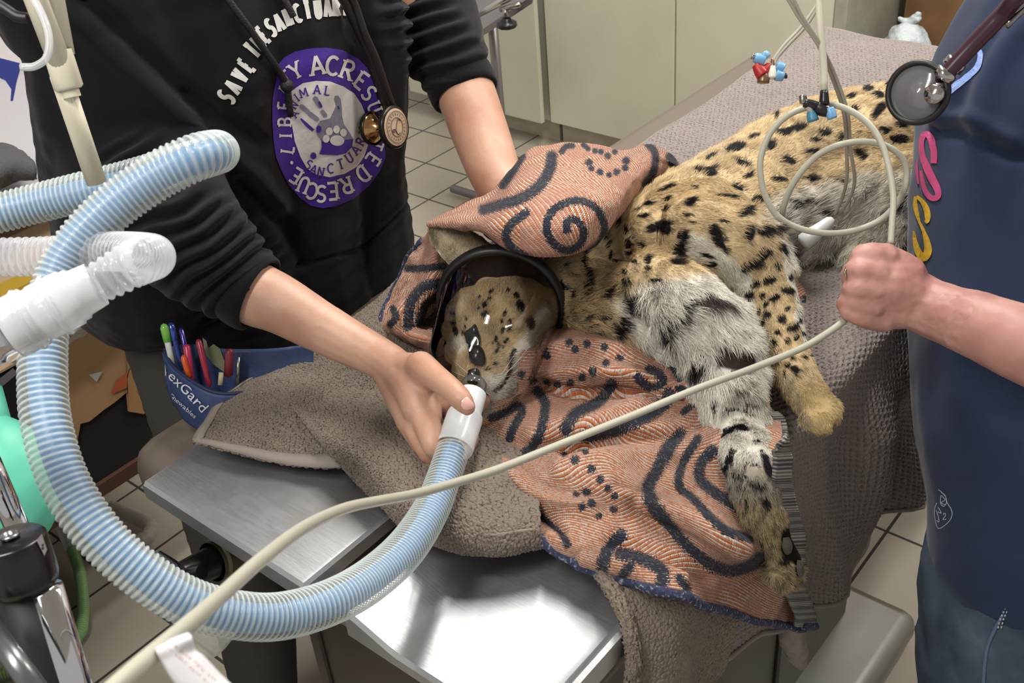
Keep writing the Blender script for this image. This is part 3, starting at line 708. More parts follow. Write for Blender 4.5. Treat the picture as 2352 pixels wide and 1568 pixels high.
def beach():
    L1 = [[(1080, 690, .01), (1240, 720, .012), (1450, 740, .01), (1650, 760, .01), (1830, 640, .01)],
          [(1070, 800, .022), (1230, 765, .050), (1430, 775, .045), (1620, 850, .02), (1850, 700, .012)],
          [(1085, 870, .018), (1235, 845, .055), (1420, 850, .060), (1560, 870, .052), (1770, 900, .02)],
          [(1092, 930, .020), (1250, 905, .030), (1425, 905, .032), (1580, 925, .035), (1790, 970, .02)],
          [(1092, 990, .024), (1262, 965, .044), (1440, 965, .050), (1610, 990, .040), (1797, 1040, .018)],
          [(1100, 1045, .016), (1275, 1030, .026), (1450, 1030, .034), (1640, 1070, .032), (1805, 1120, .016)],
          [(1140, 1110, .014), (1292, 1098, .040), (1470, 1100, .046), (1662, 1150, .030), (1815, 1195, .014)],
          [(1190, 1185, .010), (1320, 1180, .022), (1500, 1190, .026), (1690, 1240, .022), (1826, 1270, .013)],
          [(1245, 1238, .010), (1370, 1258, .024), (1530, 1280, .022), (1712, 1320, .018), (1838, 1350, .012)],
          [(1312, 1282, .006), (1415, 1332, .010), (1575, 1372, .014), (1745, 1425, .012), (1850, 1440, .010)]]
    UP = [[(1000, 505, .98), (1120, 440, 1.0), (1215, 352, 1.02), (1325, 332, 1.04), (1430, 345, 1.02), (1500, 335, 1.02), (1563, 388, .99)],
          [(985, 512, 1.05), (1118, 470, 1.09), (1208, 380, 1.11), (1325, 350, 1.11), (1432, 362, 1.09), (1500, 350, 1.07), (1562, 384, 1.03)],
          [(982, 516, 1.065), (1112, 495, 1.12), (1215, 420, 1.14), (1330, 400, 1.13), (1435, 402, 1.10), (1500, 375, 1.07), (1560, 388, 1.02)],
          [(1020, 516, 1.072), (1118, 520, 1.125), (1225, 470, 1.155), (1332, 455, 1.15), (1425, 440, 1.11), (1490, 402, 1.065), (1550, 398, 1.01)],
          [(1070, 518, 1.075), (1140, 545, 1.118), (1232, 530, 1.145), (1330, 520, 1.14), (1410, 490, 1.10), (1475, 430, 1.05), (1530, 408, 1.0)],
          [(1108, 532, 1.075), (1165, 572, 1.105), (1240, 583, 1.115), (1320, 580, 1.10), (1380, 545, 1.065), (1440, 470, 1.035), (1515, 418, .99)],
          [(1115, 530, 1.03), (1168, 565, 1.06), (1240, 575, 1.05), (1310, 570, 1.04), (1365, 535, 1.02), (1425, 465, 1.0), (1500, 415, .98)]]
    LF = [[(985, 520, 1.05), (935, 600, .985), (898, 680, .945), (876, 745, .93), (900, 772, .925), (985, 812, .925)],
          [(990, 550, 1.04), (958, 610, 1.01), (930, 690, .98), (908, 745, .955), (935, 772, .95), (1000, 805, .94)],
          [(1003, 580, 1.03), (990, 635, 1.01), (965, 700, .985), (945, 755, .955), (975, 775, .96), (1020, 790, .95)],
          [(1025, 615, 1.0), (1020, 662, .985), (990, 715, .95), (970, 745, .935), (1000, 755, .94), (1040, 770, .94)]]
    zc = lambda x, y, z: PZ(x, y, z)
    a = towel_patch(L1, .0014, .006, 14, 21)
    pq = proj(a[0].reshape(-1, 3)); X_, Y_ = pq[:, 0], pq[:, 1]; hh = np.zeros(len(X_))
    for hgt, wd, pts in RIDGE: hh += .75 * hgt * sm(-dseg(X_, Y_, cr(pts, 14)), -wd, 0)
    a = (a[0] + a[2] * hh.reshape(a[0].shape[:2])[..., None], a[1], a[2])
    b = towel_patch(UP, .0014, .004, 22, 31, conv=zc); c = towel_patch(LF, .0014, .006, 26, 41, conv=zc)
    uvb = b[1][..., ::-1] + [3, 1]; uvc = c[1] + [5, 3]
    V, F, UV = join_grids([(a[0], a[1]), (b[0], uvb), (c[0], uvc)])
    o = mk('beach_towel', V, F, M_beach, uv=UV, attrs={'navy': navy_of(V)}, label='orange and navy swirl patterned towel wrapped round the cat\'s head and neck', cat='towel')
    solid(o, .004, 0)
    A = a[0]
    # grey ribbed end band
    E = A[:, -1]; k0 = int(A.shape[0] * .36); rowsb = []
    for t in np.linspace(0, 1, 7):
        rowsb.append(E[k0:])
    # the band lies just outside the patterned field
    px = proj(E[k0:]); n = len(px)
    off = np.interp(np.linspace(0, 1, n), [0, .15, .5, .8, 1], [26, 30, 40, 46, 42])
    grid = []
    for t in np.linspace(-.06, 1, 9):
        grid.append([lay(px[i, 0] + off[i] * (t - .55), px[i, 1] - off[i] * t * .05, .026 - .004 * t + .0015 * math.sin(i / 9)) for i in range(0, n, 4)])
    Gd = np.array(grid); L = arclen(Gd[0]); uvg = np.stack(np.broadcast_arrays(np.linspace(0, .05, 9)[:, None], L[None]), -1)
    solid(mk('woven_band', Gd.reshape(-1, 3), gridF(*Gd.shape[:2]), M_ribband, o, uv=uvg.reshape(-1, 2), label='grey ribbed end band of the patterned towel'), .004, 0)
    for pts in (np.concatenate([A[int(A.shape[0] * .42):, 0][::8], A[-1][::10], Gd[::-1, -1][::3][::-1]]), c[0][0][int(c[0].shape[1] * .12):int(c[0].shape[1] * .72)][::6]):
        g = G(); g.tube(pts, .0052, 8); g.build('navy_hem', M_nhem, o, label='dark navy stitched hem')
beach()
FUR = 300000

# ================================================================ the cat
def zc(x, y, z, rp):
    p = PZ(x, y, z); return (p, px_r(p, rp))
def xc(x, y, X, rp):
    p = PX(x, y, X); return (p, px_r(p, rp))
def dc(x, y, d, rp):
    p = P(x, y, d); return (p, px_r(p, rp))
CH = {}
CH['torso'] = [dc(1205, 700, 1.36, 78), dc(1330, 668, 1.37, 98), dc(1440, 625, 1.40, 122), zc(1560, 560, 1.005, 152), zc(1660, 500, 1.005, 152), zc(1765, 425, 1.0, 140), zc(1860, 375, 1.0, 138), zc(1960, 340, 1.0, 132), zc(2060, 315, .995, 125), zc(2160, 300, .99, 110)]
CH['chest'] = [dc(1340, 700, 1.35, 72), zc(1450, 700, .99, 92), zc(1530, 740, .985, 88), zc(1600, 780, .98, 78)]
CH['leg_a'] = [zc(1500, 640, 1.04, 70), zc(1590, 710, 1.035, 92), zc(1650, 790, 1.01, 88), zc(1668, 860, .985, 84), zc(1684, 930, .965, 76), zc(1702, 1000, .95, 68), xc(1722, 1070, -.385, 60), xc(1735, 1120, -.368, 53), xc(1752, 1180, -.355, 47), xc(1776, 1240, -.345, 46), xc(1795, 1290, -.340, 49), xc(1806, 1312, -.338, 40)]
CH['leg_b'] = [zc(1600, 540, 1.05, 95), zc(1690, 560, 1.05, 92), zc(1745, 620, 1.02, 78), zc(1765, 690, 1.0, 68), zc(1785, 760, .985, 62), zc(1812, 830, .972, 52), zc(1842, 890, .962, 49), zc(1872, 930, .955, 48), zc(1888, 952, .952, 38)]
CH['hind'] = [zc(2100, 430, .985, 100), zc(2010, 470, .97, 82), zc(1940, 510, .958, 62), zc(1890, 545, .95, 45), zc(1862, 572, .945, 30)]
CH['hind2'] = [zc(2110, 480, .96, 75), zc(2040, 520, .95, 50), zc(1985, 560, .94, 34), zc(1950, 590, .935, 24)]
CH['belly'] = [zc(1790, 500, .985, 75), zc(1880, 460, .985, 95), zc(1980, 430, .98, 90)]
HD = 1.322
head = [dc(1195, 700, HD + .02, 80), dc(1140, 715, HD + .005, 78), dc(1110, 735, HD, 76), dc(1120, 775, HD - .012, 72), dc(1165, 740, HD, 84), dc(1125, 815, HD - .035, 58), dc(1125, 845, HD - .048, 48), dc(1138, 868, HD - .055, 42), dc(1150, 880, HD - .055, 36), dc(1098, 835, HD - .050, 44), dc(1085, 860, HD - .06, 30)]
spheres = []
SMP = []
for k, c in CH.items():
    s = chain(c, .22); spheres += s
    q = np.array([a for a, _ in s]); t = np.gradient(q, axis=0); t /= np.linalg.norm(t, axis=1)[:, None]
    SMP.append((q, t))
hs = []
for p, r in head: hs.append((p, r))
# brow dome, cheek, muzzle, lips
hs += [(P(1070, 722, HD - .012), .024), (P(1085, 705, HD - .006), .024), (P(1055, 760, HD - .018), .019), (P(1195, 790, HD - .012), .030), (P(1222, 745, HD + .0), .024),
       (P(1235, 728, HD - .01), .013), (P(1248, 722, HD - .014), .008), (P(1175, 840, HD - .04), .020), (P(1160, 893, HD - .05), .015), (P(1140, 905, HD - .05), .011),
       (P(1060, 810, HD - .035), .018), (P(1065, 850, HD - .045), .013)]
hs += [(p, r) for p, r in chain([dc(1130, 640, HD + .03, 44), dc(1090, 592, HD + .03, 46), dc(1050, 562, HD + .035, 40), dc(1018, 542, HD + .04, 27), dc(1003, 530, HD + .045, 17)], .3)]
# toes
toes = [(PZ(1872, 968, .958), .010), (PZ(1894, 966, .958), .010), (PX(1775, 1322, -.333), .011), (PX(1797, 1334, -.330), .0115), (PX(1820, 1330, -.330), .0115), (PX(1835, 1305, -.332), .010),
        (PZ(1862, 962, .955), .013), (PZ(1885, 970, .957), .0135), (PZ(1905, 955, .956), .0125), (PZ(1908, 930, .955), .012)]
spheres += hs + toes
M_fur_skin = NT('coat'); a = M_fur_skin.n('Attribute', attribute_name='coat'); M_fur_skin.set('Base Color', a.outputs['Color']); M_fur_skin.set('Roughness', .9); M_fur_skin.set('Specular IOR Level', .1); M_fur_skin = M_fur_skin.m
M_hair = NT('fur_strands'); a = M_hair.n('Attribute', attribute_name='coat'); M_hair.set('Base Color', a.outputs['Color']); M_hair.set('Roughness', .6); M_hair.set('Specular IOR Level', .25); M_hair = M_hair.m

def cdisp(V, N):
    return .0025 * fbm(V, 18, 2, 3) + .0012 * fbm(V, 60, 2, 5)
cat = blob('spotted_cat', spheres, .0036, 6, M_fur_skin, subd=1, disp=cdisp, label='sedated spotted wild cat lying on its side with its face in a clear mask', cat='cat')

GOLD, WHITE, BLACK, TAN, GREY, BROWN, EAR = [np.array(S(c)[:3]) for c in ('c6b08a', 'dcd8cc', '191716', 'a09070', '8b857b', '463b38', 'b9ab8f')]
O1, O2, O3, O4, O5, O6 = ((1280, 380, 3.92), (1540, 180, 3.92), (1780, 160, 3.564), (1540, 500, 3.92), (1540, 860, 3.015), (980, 560, 4.126))
SPOT = [(O1, [(970, 200, 70, 14, -25), (975, 305, 38, 18, -10), (1190, 320, 66, 28, -22), (810, 340, 48, 16, -10), (710, 400, 52, 15, -25), (770, 445, 58, 20, -15), (960, 400, 22, 16, 0), (1155, 435, 38, 16, 0), (1490, 270, 62, 20, 8), (1480, 490, 52, 12, 5), (910, 545, 105, 44, -15), (960, 560, 45, 55, 0), (535, 520, 26, 30, 0), (615, 590, 24, 26, 0), (440, 660, 18, 20, 0), (635, 705, 26, 36, -10), (455, 720, 22, 28, 20), (750, 720, 32, 18, 35), (640, 785, 28, 18, 0), (810, 840, 36, 42, 0), (810, 920, 28, 16, 0), (1125, 630, 42, 55, 15), (1095, 740, 44, 58, 20), (1085, 800, 62, 30, 0), (1080, 860, 62, 24, 0), (1435, 640, 98, 48, 68), (1490, 730, 60, 26, 65), (1340, 810, 62, 12, 15), (1385, 890, 42, 18, 0), (60, 905, 22, 18, 0), (35, 1095, 32, 40, 0), (120, 1155, 46, 16, 95), (1225, 190, 32, 14, 0), (1370, 50, 52, 30, 0), (1260, 50, 26, 20, 0), (590, 960, 36, 13, -20), (870, 1030, 56, 10, -8), (440, 1150, 52, 20, -45), (350, 1360, 24, 12, -50), (410, 1370, 22, 12, -60), (270, 1380, 40, 12, -55), (310, 1450, 42, 10, -40), (320, 1520, 50, 12, -30), (480, 800, 14, 40, 10), (690, 860, 26, 12, -10), (520, 860, 22, 14, 20), (130, 980, 18, 12, 0), (620, 1020, 32, 12, -15), (1200, 510, 18, 12, 0), (690, 1170, 68, 44, -10), (650, 1250, 90, 50, -52), (560, 1430, 72, 46, -62), (560, 1480, 50, 30, -20), (980, 570, 40, 40, 0)]),
        (O2, [(580, 630, 68, 24, -20), (350, 710, 48, 18, -25), (640, 755, 85, 24, 18), (885, 610, 50, 42, -60), (1050, 740, 58, 28, 15), (940, 350, 35, 14, 100), (1080, 465, 105, 28, -15), (1010, 490, 72, 34, -5), (1385, 495, 48, 22, 0), (1290, 555, 32, 14, 0), (1280, 665, 72, 20, 0), (960, 910, 72, 22, 0), (690, 880, 42, 18, -20), (600, 980, 60, 12, 25), (490, 1055, 76, 22, 8), (800, 1090, 62, 26, -5), (665, 1195, 66, 28, -35), (715, 1385, 72, 42, 105), (850, 1370, 62, 36, -5), (950, 1340, 62, 26, -20), (1250, 905, 60, 20, 10), (1410, 930, 40, 12, 0), (1520, 530, 45, 25, 90), (1050, 1130, 30, 12, 0), (1060, 1200, 40, 12, 10), (940, 1170, 24, 15, 50), (740, 530, 50, 16, -15)]),
        (O3, [(615, 220, 44, 20, -10), (740, 160, 40, 18, 0), (840, 205, 48, 26, 0), (920, 125, 42, 16, -5), (640, 320, 42, 16, 0), (830, 350, 78, 32, -55), (860, 310, 42, 30, -20), (875, 500, 48, 26, -5), (1035, 450, 42, 22, 10), (1040, 565, 48, 34, 10), (985, 570, 38, 18, 30), (690, 700, 52, 30, 40), (670, 510, 16, 12, 0), (700, 115, 42, 10, -10), (1090, 1100, 50, 22, 0), (1080, 1040, 40, 14, 0), (230, 1120, 90, 26, 15), (340, 1170, 90, 26, 20), (540, 920, 40, 16, 30), (1130, 330, 60, 24, 0)]),
        (O4, [(840, 330, 78, 36, -50), (740, 410, 78, 32, -20), (665, 440, 46, 28, -50), (985, 245, 38, 32, -70), (1025, 270, 36, 13, 70), (965, 410, 38, 24, -65), (1080, 515, 42, 18, 90), (890, 555, 62, 30, -22), (770, 585, 42, 22, 0), (1050, 645, 52, 24, 8), (820, 690, 27, 18, -20), (940, 715, 52, 22, -25), (855, 770, 22, 18, 0), (1055, 820, 26, 14, -40), (868, 858, 30, 24, 0), (1000, 905, 38, 30, -50), (825, 920, 18, 22, 0), (1150, 920, 26, 15, -60), (1120, 970, 38, 22, -60), (1065, 985, 28, 18, -60), (965, 1025, 30, 26, 0), (865, 1035, 17, 28, 0), (1200, 1025, 20, 14, 0), (1130, 1080, 28, 18, -50), (1050, 1100, 36, 26, 0), (925, 1115, 22, 32, 0), (790, 825, 16, 22, 0), (1090, 1250, 30, 26, 0), (1200, 1240, 34, 20, 0), (1045, 1320, 24, 24, 0), (1120, 1365, 30, 34, -60), (1020, 1390, 14, 20, 0), (1255, 1215, 22, 12, 0), (710, 680, 30, 40, 30), (950, 1290, 15, 12, 0), (280, 1300, 50, 60, -60), (220, 1360, 40, 50, -60)]),  # includes painted shade in the gap between the legs at the elbow
        (O5, [(570, 195, 48, 13, 15), (520, 250, 62, 9, 8), (400, 240, 50, 12, 0), (490, 365, 48, 18, 15), (390, 390, 62, 22, -22), (320, 420, 46, 18, 100), (595, 455, 30, 9, 10), (405, 580, 34, 22, -60), (430, 520, 22, 11, 10), (375, 645, 30, 14, -70), (675, 640, 64, 26, 75), (645, 555, 34, 18, 60), (525, 885, 24, 10, 95), (625, 1160, 14, 14, 0), (790, 1275, 56, 22, -5), (300, 190, 60, 18, 95), (460, 80, 50, 10, 5), (560, 620, 50, 10, 10), (480, 700, 60, 10, 15), (600, 760, 60, 14, 15), (690, 350, 30, 9, 10), (650, 870, 40, 24, 50)]),
        (O6, [(545, 590, 28, 20, -45), (540, 680, 28, 22, -45), (375, 720, 12, 15, 0), (250, 670, 17, 24, 0), (255, 765, 22, 20, 0), (280, 840, 46, 20, 75), (490, 620, 10, 16, 0), (590, 530, 22, 13, -30), (845, 500, 26, 32, 0), (880, 590, 36, 38, 0), (905, 640, 16, 22, 0), (975, 765, 52, 30, 80), (740, 660, 34, 18, 110), (785, 740, 36, 18, 105), (710, 740, 15, 22, 0), (780, 815, 20, 18, 0), (712, 830, 15, 18, 0), (655, 900, 15, 24, 0), (765, 905, 14, 13, 0), (745, 930, 15, 11, 0), (625, 945, 11, 18, 0), (675, 955, 14, 26, 0), (720, 975, 11, 13, 0), (655, 1015, 30, 14, -50), (640, 1140, 18, 10, 0), (565, 1190, 16, 10, 0), (770, 450, 18, 12, -40), (610, 470, 30, 12, -40), (500, 520, 16, 10, -30)])]
BL = []   # flattened spots and leg-gap shade in photo pixels
for (ox, oy, s), L in SPOT:
    for x, y, a, b, g in L: BL.append((ox + x / s, oy + y / s, a / s * 1.12 + .6, b / s * 1.15 + .8, math.radians(g)))
def O(o, pts): return [(o[0] + x / o[2], o[1] + y / o[2]) for x, y in pts]
STROKE = [(7, O(O1, [(235, 790), (232, 900), (265, 1000), (262, 1150)])), (9, O(O1, [(1140, 1320), (1060, 1360), (980, 1400), (920, 1490)])), (7, O(O1, [(1000, 1480), (960, 1500)])),
          (4.5, O(O6, [(825, 1000), (790, 1070), (772, 1180), (752, 1250), (700, 1330), (630, 1395)])), (3, O(O6, [(345, 870), (370, 800)])), (6, O(O1, [(1180, 1230), (1120, 1300)]))]
EYE = O(O6, [(440, 800), (472, 772), (498, 850), (520, 930), (505, 985), (440, 1000), (395, 965), (364, 900), (376, 845)])
PADD = O(O5, [(770, 1050), (850, 1050), (900, 1180), (935, 1300), (925, 1380), (870, 1405), (850, 1310), (760, 1240)])
PATCHB = O(O4, [(410, 1130), (560, 1110), (700, 1170), (775, 1250), (770, 1330), (700, 1400), (420, 1340), (390, 1250)])
ARMP = O(O4, [(150, 760), (330, 660), (480, 720), (640, 830), (560, 800), (420, 790), (280, 790)])
def sm(x, a, b): t = np.clip((x - a) / (b - a), 0, 1); return t * t * (3 - 2 * t)
def polyw(x, y, poly, w):
    poly = list(poly) + [poly[0]]; d = dseg(x, y, poly); s = np.where(inpoly(x, y, poly[:-1]), d, -d); return sm(s, -w, w)
WCHEST = [(1400, 700), (1450, 660), (1560, 640), (1640, 628), (1720, 690), (1752, 780), (1760, 900), (1790, 1030), (1760, 1075), (1660, 1080), (1600, 1000), (1540, 860), (1450, 790)]
WBELLY = [(1745, 500), (1790, 455), (1860, 430), (1960, 405), (2130, 385), (2140, 600), (1960, 640), (1830, 610), (1800, 540)]
def coat(V):
    p = proj(V); x, y = p[:, 0].copy(), p[:, 1].copy()
    n1 = fbm(V, 45, 3, 11); n2 = fbm(V, 14, 2, 12)
    c = np.ones((len(V), 1)) * GOLD * (1 + .16 * n1[:, None] + .12 * n2[:, None])
    def blend(w, colr):
        nonlocal c; w = np.clip(w, 0, 1)[:, None]; c = c * (1 - w) + colr * w
    xw, yw = x + 10 * n1, y + 10 * n2
    blend(polyw(xw, yw, WCHEST, 16), WHITE * (1 + .08 * n1[:, None]))
    blend(polyw(xw, yw, WBELLY, 22) * .92, WHITE * (1 + .08 * n1[:, None]))
    blend(sm(-dseg(xw, yw, [(1590, 560), (1650, 590), (1700, 640)]), -34, -12) * .9, WHITE)
    blend(sm(-dseg(xw, yw, [(1805, 545), (1815, 600), (1830, 690), (1845, 780)]), -12, -5) * .9, WHITE)
    blend(sm(-dseg(xw, yw, [(1705, 620), (1712, 700)]), -22, -8) * .8, WHITE)
    # striped foreleg: grey-brown wrist and tan paw
    leg = polyw(x, y, [(1640, 1060), (1820, 1060), (1870, 1400), (1700, 1400)], 14)
    blend(leg * sm(y + 12 * n1, 1040, 1100), GREY); blend(leg * sm(y + 14 * n2, 1110, 1180), TAN)
    # other paw
    blend(polyw(x, y, [(1830, 880), (1930, 880), (1950, 1010), (1850, 1010), (1800, 900)], 25) * .55, np.array(S('b09a62')[:3]))
    blend(polyw(xw, yw, [(1790, 860), (1815, 860), (1870, 985), (1845, 975)], 8) * .5, GREY)
    # face
    fc = polyw(x, y, [(1010, 640), (1120, 620), (1290, 600), (1290, 790), (1200, 930), (1050, 930), (1000, 800)], 10)
    blend(fc * .35, np.array(S('c3ac82')[:3]))
    blend(fc * sm(-np.hypot((xw - 1135) / 55, (yw - 905) / 38), -1.3, -.7), np.array(S('cdc4b6')[:3]))
    blend(fc * sm(-dseg(xw, yw, [(1150, 890), (1195, 840), (1225, 760), (1250, 725)]), -30, -12) * .9, WHITE)
    blend(fc * sm(-dseg(xw, yw, [(1050, 780), (1062, 800)]), -20, -8) * .8, WHITE)
    blend(polyw(x, y, [(970, 500), (1160, 500), (1170, 600), (1060, 640), (1000, 620)], 8), EAR * (1 + .12 * n1[:, None]))
    c = np.clip(c, .002, 1)
    dark = np.zeros(len(V)); j = .13 * n1
    for cx_, cy_, a, b, g in BL:
        i = np.where((np.abs(x - cx_) < 2 * max(a, b)) & (np.abs(y - cy_) < 2 * max(a, b)))[0]
        if not len(i): continue
        dx, dy = x[i] - cx_, y[i] - cy_; u = (dx * math.cos(g) + dy * math.sin(g)) / a; v = (-dx * math.sin(g) + dy * math.cos(g)) / b
        r = np.hypot(u, v) + j[i] * 2; dark[i] = np.maximum(dark[i], sm(-r, -1.22, -.82))
    for w_, pts in STROKE: dark = np.maximum(dark, sm(-dseg(x, y, cr(pts, 12)) - w_ * j * 2, -w_ * 1.15, -w_ * .8))
    fine = sm(fbm(V, 260, 2, 17), .30, .5) * polyw(x, y, [(1300, 700), (1330, 620), (1420, 580), (1520, 600), (1520, 680), (1420, 760), (1300, 790)], 30) * .5
    dark = np.maximum(dark, fine)
    dark = np.maximum(dark, sm(fbm(V, 300, 2, 19), .2, .45) * leg * .6)
    dark = np.maximum(dark, polyw(x, y, PADD, 4)); blend(dark, BLACK)
    br = np.maximum(polyw(x, y, PATCHB, 4), polyw(x, y, ARMP, 4)); blend(br, BROWN * .8)
    blend(sm(-np.hypot((x - 1172.5) / 1, (y - 600) / 1), -1, -.5) * 0, BLACK)
    blend(sm(-np.hypot((x - 1094) / 15, (y - 826) / 15), -1.2, -.85), BLACK)
    return c
Vc = to_np(cat.data)
cc = coat(Vc); at = cat.data.attributes.new('coat', 'FLOAT_COLOR', 'POINT'); at.data.foreach_set('color', np.concatenate([cc * .82, np.ones((len(cc), 1))], 1).astype(np.float32).ravel())

# fur strands
def furry(obj, n, name, parent):
    me = obj.data; me.calc_loop_triangles(); T = np.empty(len(me.loop_triangles) * 3, np.int32); me.loop_triangles.foreach_get('vertices', T); T = T.reshape(-1, 3)
    V = to_np(me); A, B_, C_ = V[T[:, 0]], V[T[:, 1]], V[T[:, 2]]; N = np.cross(B_ - A, C_ - A); ar = np.linalg.norm(N, axis=1) + 1e-12; N /= ar[:, None]
    ctr = (A + B_ + C_) / 3; vd = ctr - CAM; vd /= np.linalg.norm(vd, axis=1)[:, None]; vis = (-(N * vd).sum(1) > -.35)
    pr = proj(ctr); vis &= ~inpoly(pr[:, 0], pr[:, 1], EYE)
    fcp = inpoly(pr[:, 0], pr[:, 1], [(970, 500), (1160, 500), (1290, 640), (1280, 790), (1200, 940), (1040, 940), (1000, 800)]); lgp = inpoly(pr[:, 0], pr[:, 1], [(1600, 980), (1720, 600), (1840, 600), (1980, 1020), (1880, 1400), (1700, 1400)])
    w = ar * vis * (1 + 2.5 * fcp + .6 * lgp); w /= w.sum(); idx = rng.choice(len(T), n, p=w)
    r1, r2 = np.sqrt(rng.random(n)), rng.random(n)
    R_ = A[idx] * (1 - r1)[:, None] + B_[idx] * (r1 * (1 - r2))[:, None] + C_[idx] * (r1 * r2)[:, None]; Nn = N[idx]
    # lie of the coat: along the nearest bone, backwards from the nose on the face
    best = np.full(n, 9.); fl = np.zeros((n, 3))
    for q, t in SMP:
        q = q[::3]; t = t[::3]
        for i in range(len(q)):
            d = ((R_ - q[i]) ** 2).sum(1); m_ = d < best; best[m_] = d[m_]; fl[m_] = t[i]
    p = proj(R_); x, y = p[:, 0], p[:, 1]
    nose = P(1088, 868, HD - .06); fc = inpoly(x, y, [(1000, 500), (1160, 500), (1290, 640), (1280, 790), (1200, 940), (1050, 940), (1000, 800)])
    g = R_ - nose; g /= np.linalg.norm(g, axis=1)[:, None]; fl[fc] = g[fc]
    belly = np.maximum(polyw(x, y, WBELLY, 20), polyw(x, y, [(1440, 680), (1560, 640), (1700, 680), (1760, 800), (1740, 900), (1600, 900), (1500, 820)], 20))
    chest = polyw(x, y, [(1290, 640), (1420, 620), (1560, 700), (1560, 860), (1400, 800), (1290, 790)], 25)
    L = .0095 + .012 * belly + .008 * chest; L = np.where(fc, .0052, L)
    bl = polyw(x, y, [(1720, 620), (1840, 620), (1960, 1020), (1840, 1020)], 15); L = L * (1 - .25 * bl)
    low = polyw(x, y, [(1620, 1000), (1800, 1000), (1870, 1400), (1700, 1400)], 20); L = L * (1 - .15 * low)
    bare = np.maximum(polyw(x, y, PATCHB, 3), polyw(x, y, PADD, 3)); L = L * (1 - .75 * bare)
    L *= rng.uniform(.6, 1.25, n)
    clump = np.stack([fbm(R_, 70, 2, s) for s in (51, 52, 53)], 1)
    D = fl - Nn * (fl * Nn).sum(1)[:, None]; D /= np.linalg.norm(D, axis=1)[:, None] + 1e-9
    D = D + Nn * .50 + clump * (.42 + .25 * belly[:, None]) + rng.normal(0, .10, (n, 3)); D /= np.linalg.norm(D, axis=1)[:, None]
    K = 4; t = np.linspace(0, 1, K)[None, :, None]; bend = -Nn * .16 + rng.normal(0, .08, (n, 3))
    Q = R_[:, None] - Nn[:, None] * .0008 + (D[:, None] * t + bend[:, None] * t ** 2) * L[:, None, None]
    hc = bpy.data.hair_curves.new(name); hc.add_curves([K] * n); hc.position_data.foreach_set('vector', Q.astype(np.float32).ravel())
    rad = hc.attributes.get('radius') or hc.attributes.new('radius', 'FLOAT', 'POINT')
    rad.data.foreach_set('value', np.tile(np.array([.00026, .00022, .00014, .00003], np.float32), n))
    c = coat(R_) * rng.uniform(.66, 1.25, (n, 1)); c = np.clip(c, 0, .9)
    a = hc.attributes.new('coat', 'FLOAT_COLOR', 'CURVE'); a.data.foreach_set('color', np.concatenate([c, np.ones((n, 1))], 1).astype(np.float32).ravel())
    hc.materials.append(M_hair); o = bpy.data.objects.new(name, hc); col.objects.link(o); return attach(o, parent, kind='stuff')
furry(cat, FUR, 'fur', cat)

# eye, nose, whiskers, ear edge, paw pads
ctree = BVHTree.FromPolygons([v.co[:] for v in cat.data.vertices], [tuple(p.vertices) for p in cat.data.polygons])
def cat_pt(x, y, off=.001): return onto(ctree, x, y, off)
def surf_poly(name, poly, m, parent, off, tree, bulge=0.0, rings=6, **kw):
    poly = np.array(cr(list(poly) + [poly[0]], 40)[:-1]); c = poly.mean(0); V = []; F = []; n = len(poly)
    for r in range(rings, 0, -1):
        t = r / rings
        for p in poly: q = c + (p - c) * t; V.append(onto(tree, q[0], q[1], off + bulge * (1 - t * t)))
    V.append(onto(tree, c[0], c[1], off + bulge))
    for r in range(rings - 1):
        for i in range(n): j = (i + 1) % n; F.append((r * n + i, r * n + j, (r + 1) * n + j, (r + 1) * n + i))
    for i in range(n): F.append(((rings - 1) * n + i, (rings - 1) * n + (i + 1) % n, rings * n))
    return mk(name, V, F, m, parent, **kw)
M_eye = mat('eye_dark', '26292b', .12); M_nose = mat('nose_dark', '1a1615', .25); M_pad = mat('pad_grey', '4b4642', .5, bump=.3, bscale=200)
surf_poly('eye', EYE, M_eye, cat, .0042, ctree, .004, label='dark open eye')
surf_poly('eye_corner', O(O6, [(405, 985), (510, 985), (548, 1090), (540, 1145), (480, 1150), (425, 1105)]), M_nose, cat, .0035, ctree, .0035)
surf_poly('nose', O(O6, [(400, 1200), (470, 1180), (500, 1220), (490, 1300), (440, 1330), (390, 1290)]), M_nose, cat, .003, ctree, .004)
for px_ in (O(O5, [(770, 1120), (810, 1125), (832, 1180), (822, 1230), (790, 1235), (768, 1190)]), O(O5, [(865, 1280), (895, 1290), (912, 1340), (905, 1395), (880, 1400), (862, 1340)])):
    surf_poly('paw_pad', px_, M_pad, cat, .002, ctree, .003)
g = G()
for a_, b_ in [((1150, 870), (1205, 805)), ((1158, 860), (1220, 795)), ((1165, 865), (1212, 830)), ((1170, 850), (1240, 790)), ((1160, 875), (1215, 845)), ((1175, 862), (1235, 815)), ((1150, 862), (1182, 815)), ((1182, 838), (1232, 770)), ((1186, 845), (1250, 788)), ((1075, 868), (1045, 850)), ((1078, 860), (1050, 830))]:
    p, q = cat_pt(*a_, .0005), cat_pt(*b_, .006); mid = (p + q) / 2 - ray(*a_) * .004; g.tube([p, mid, q], [.0003, .00025, .00008], 5, n=8)
g.build('whisker', mat('whisker_white', 'e4e0d6', .4), cat, kind='stuff')

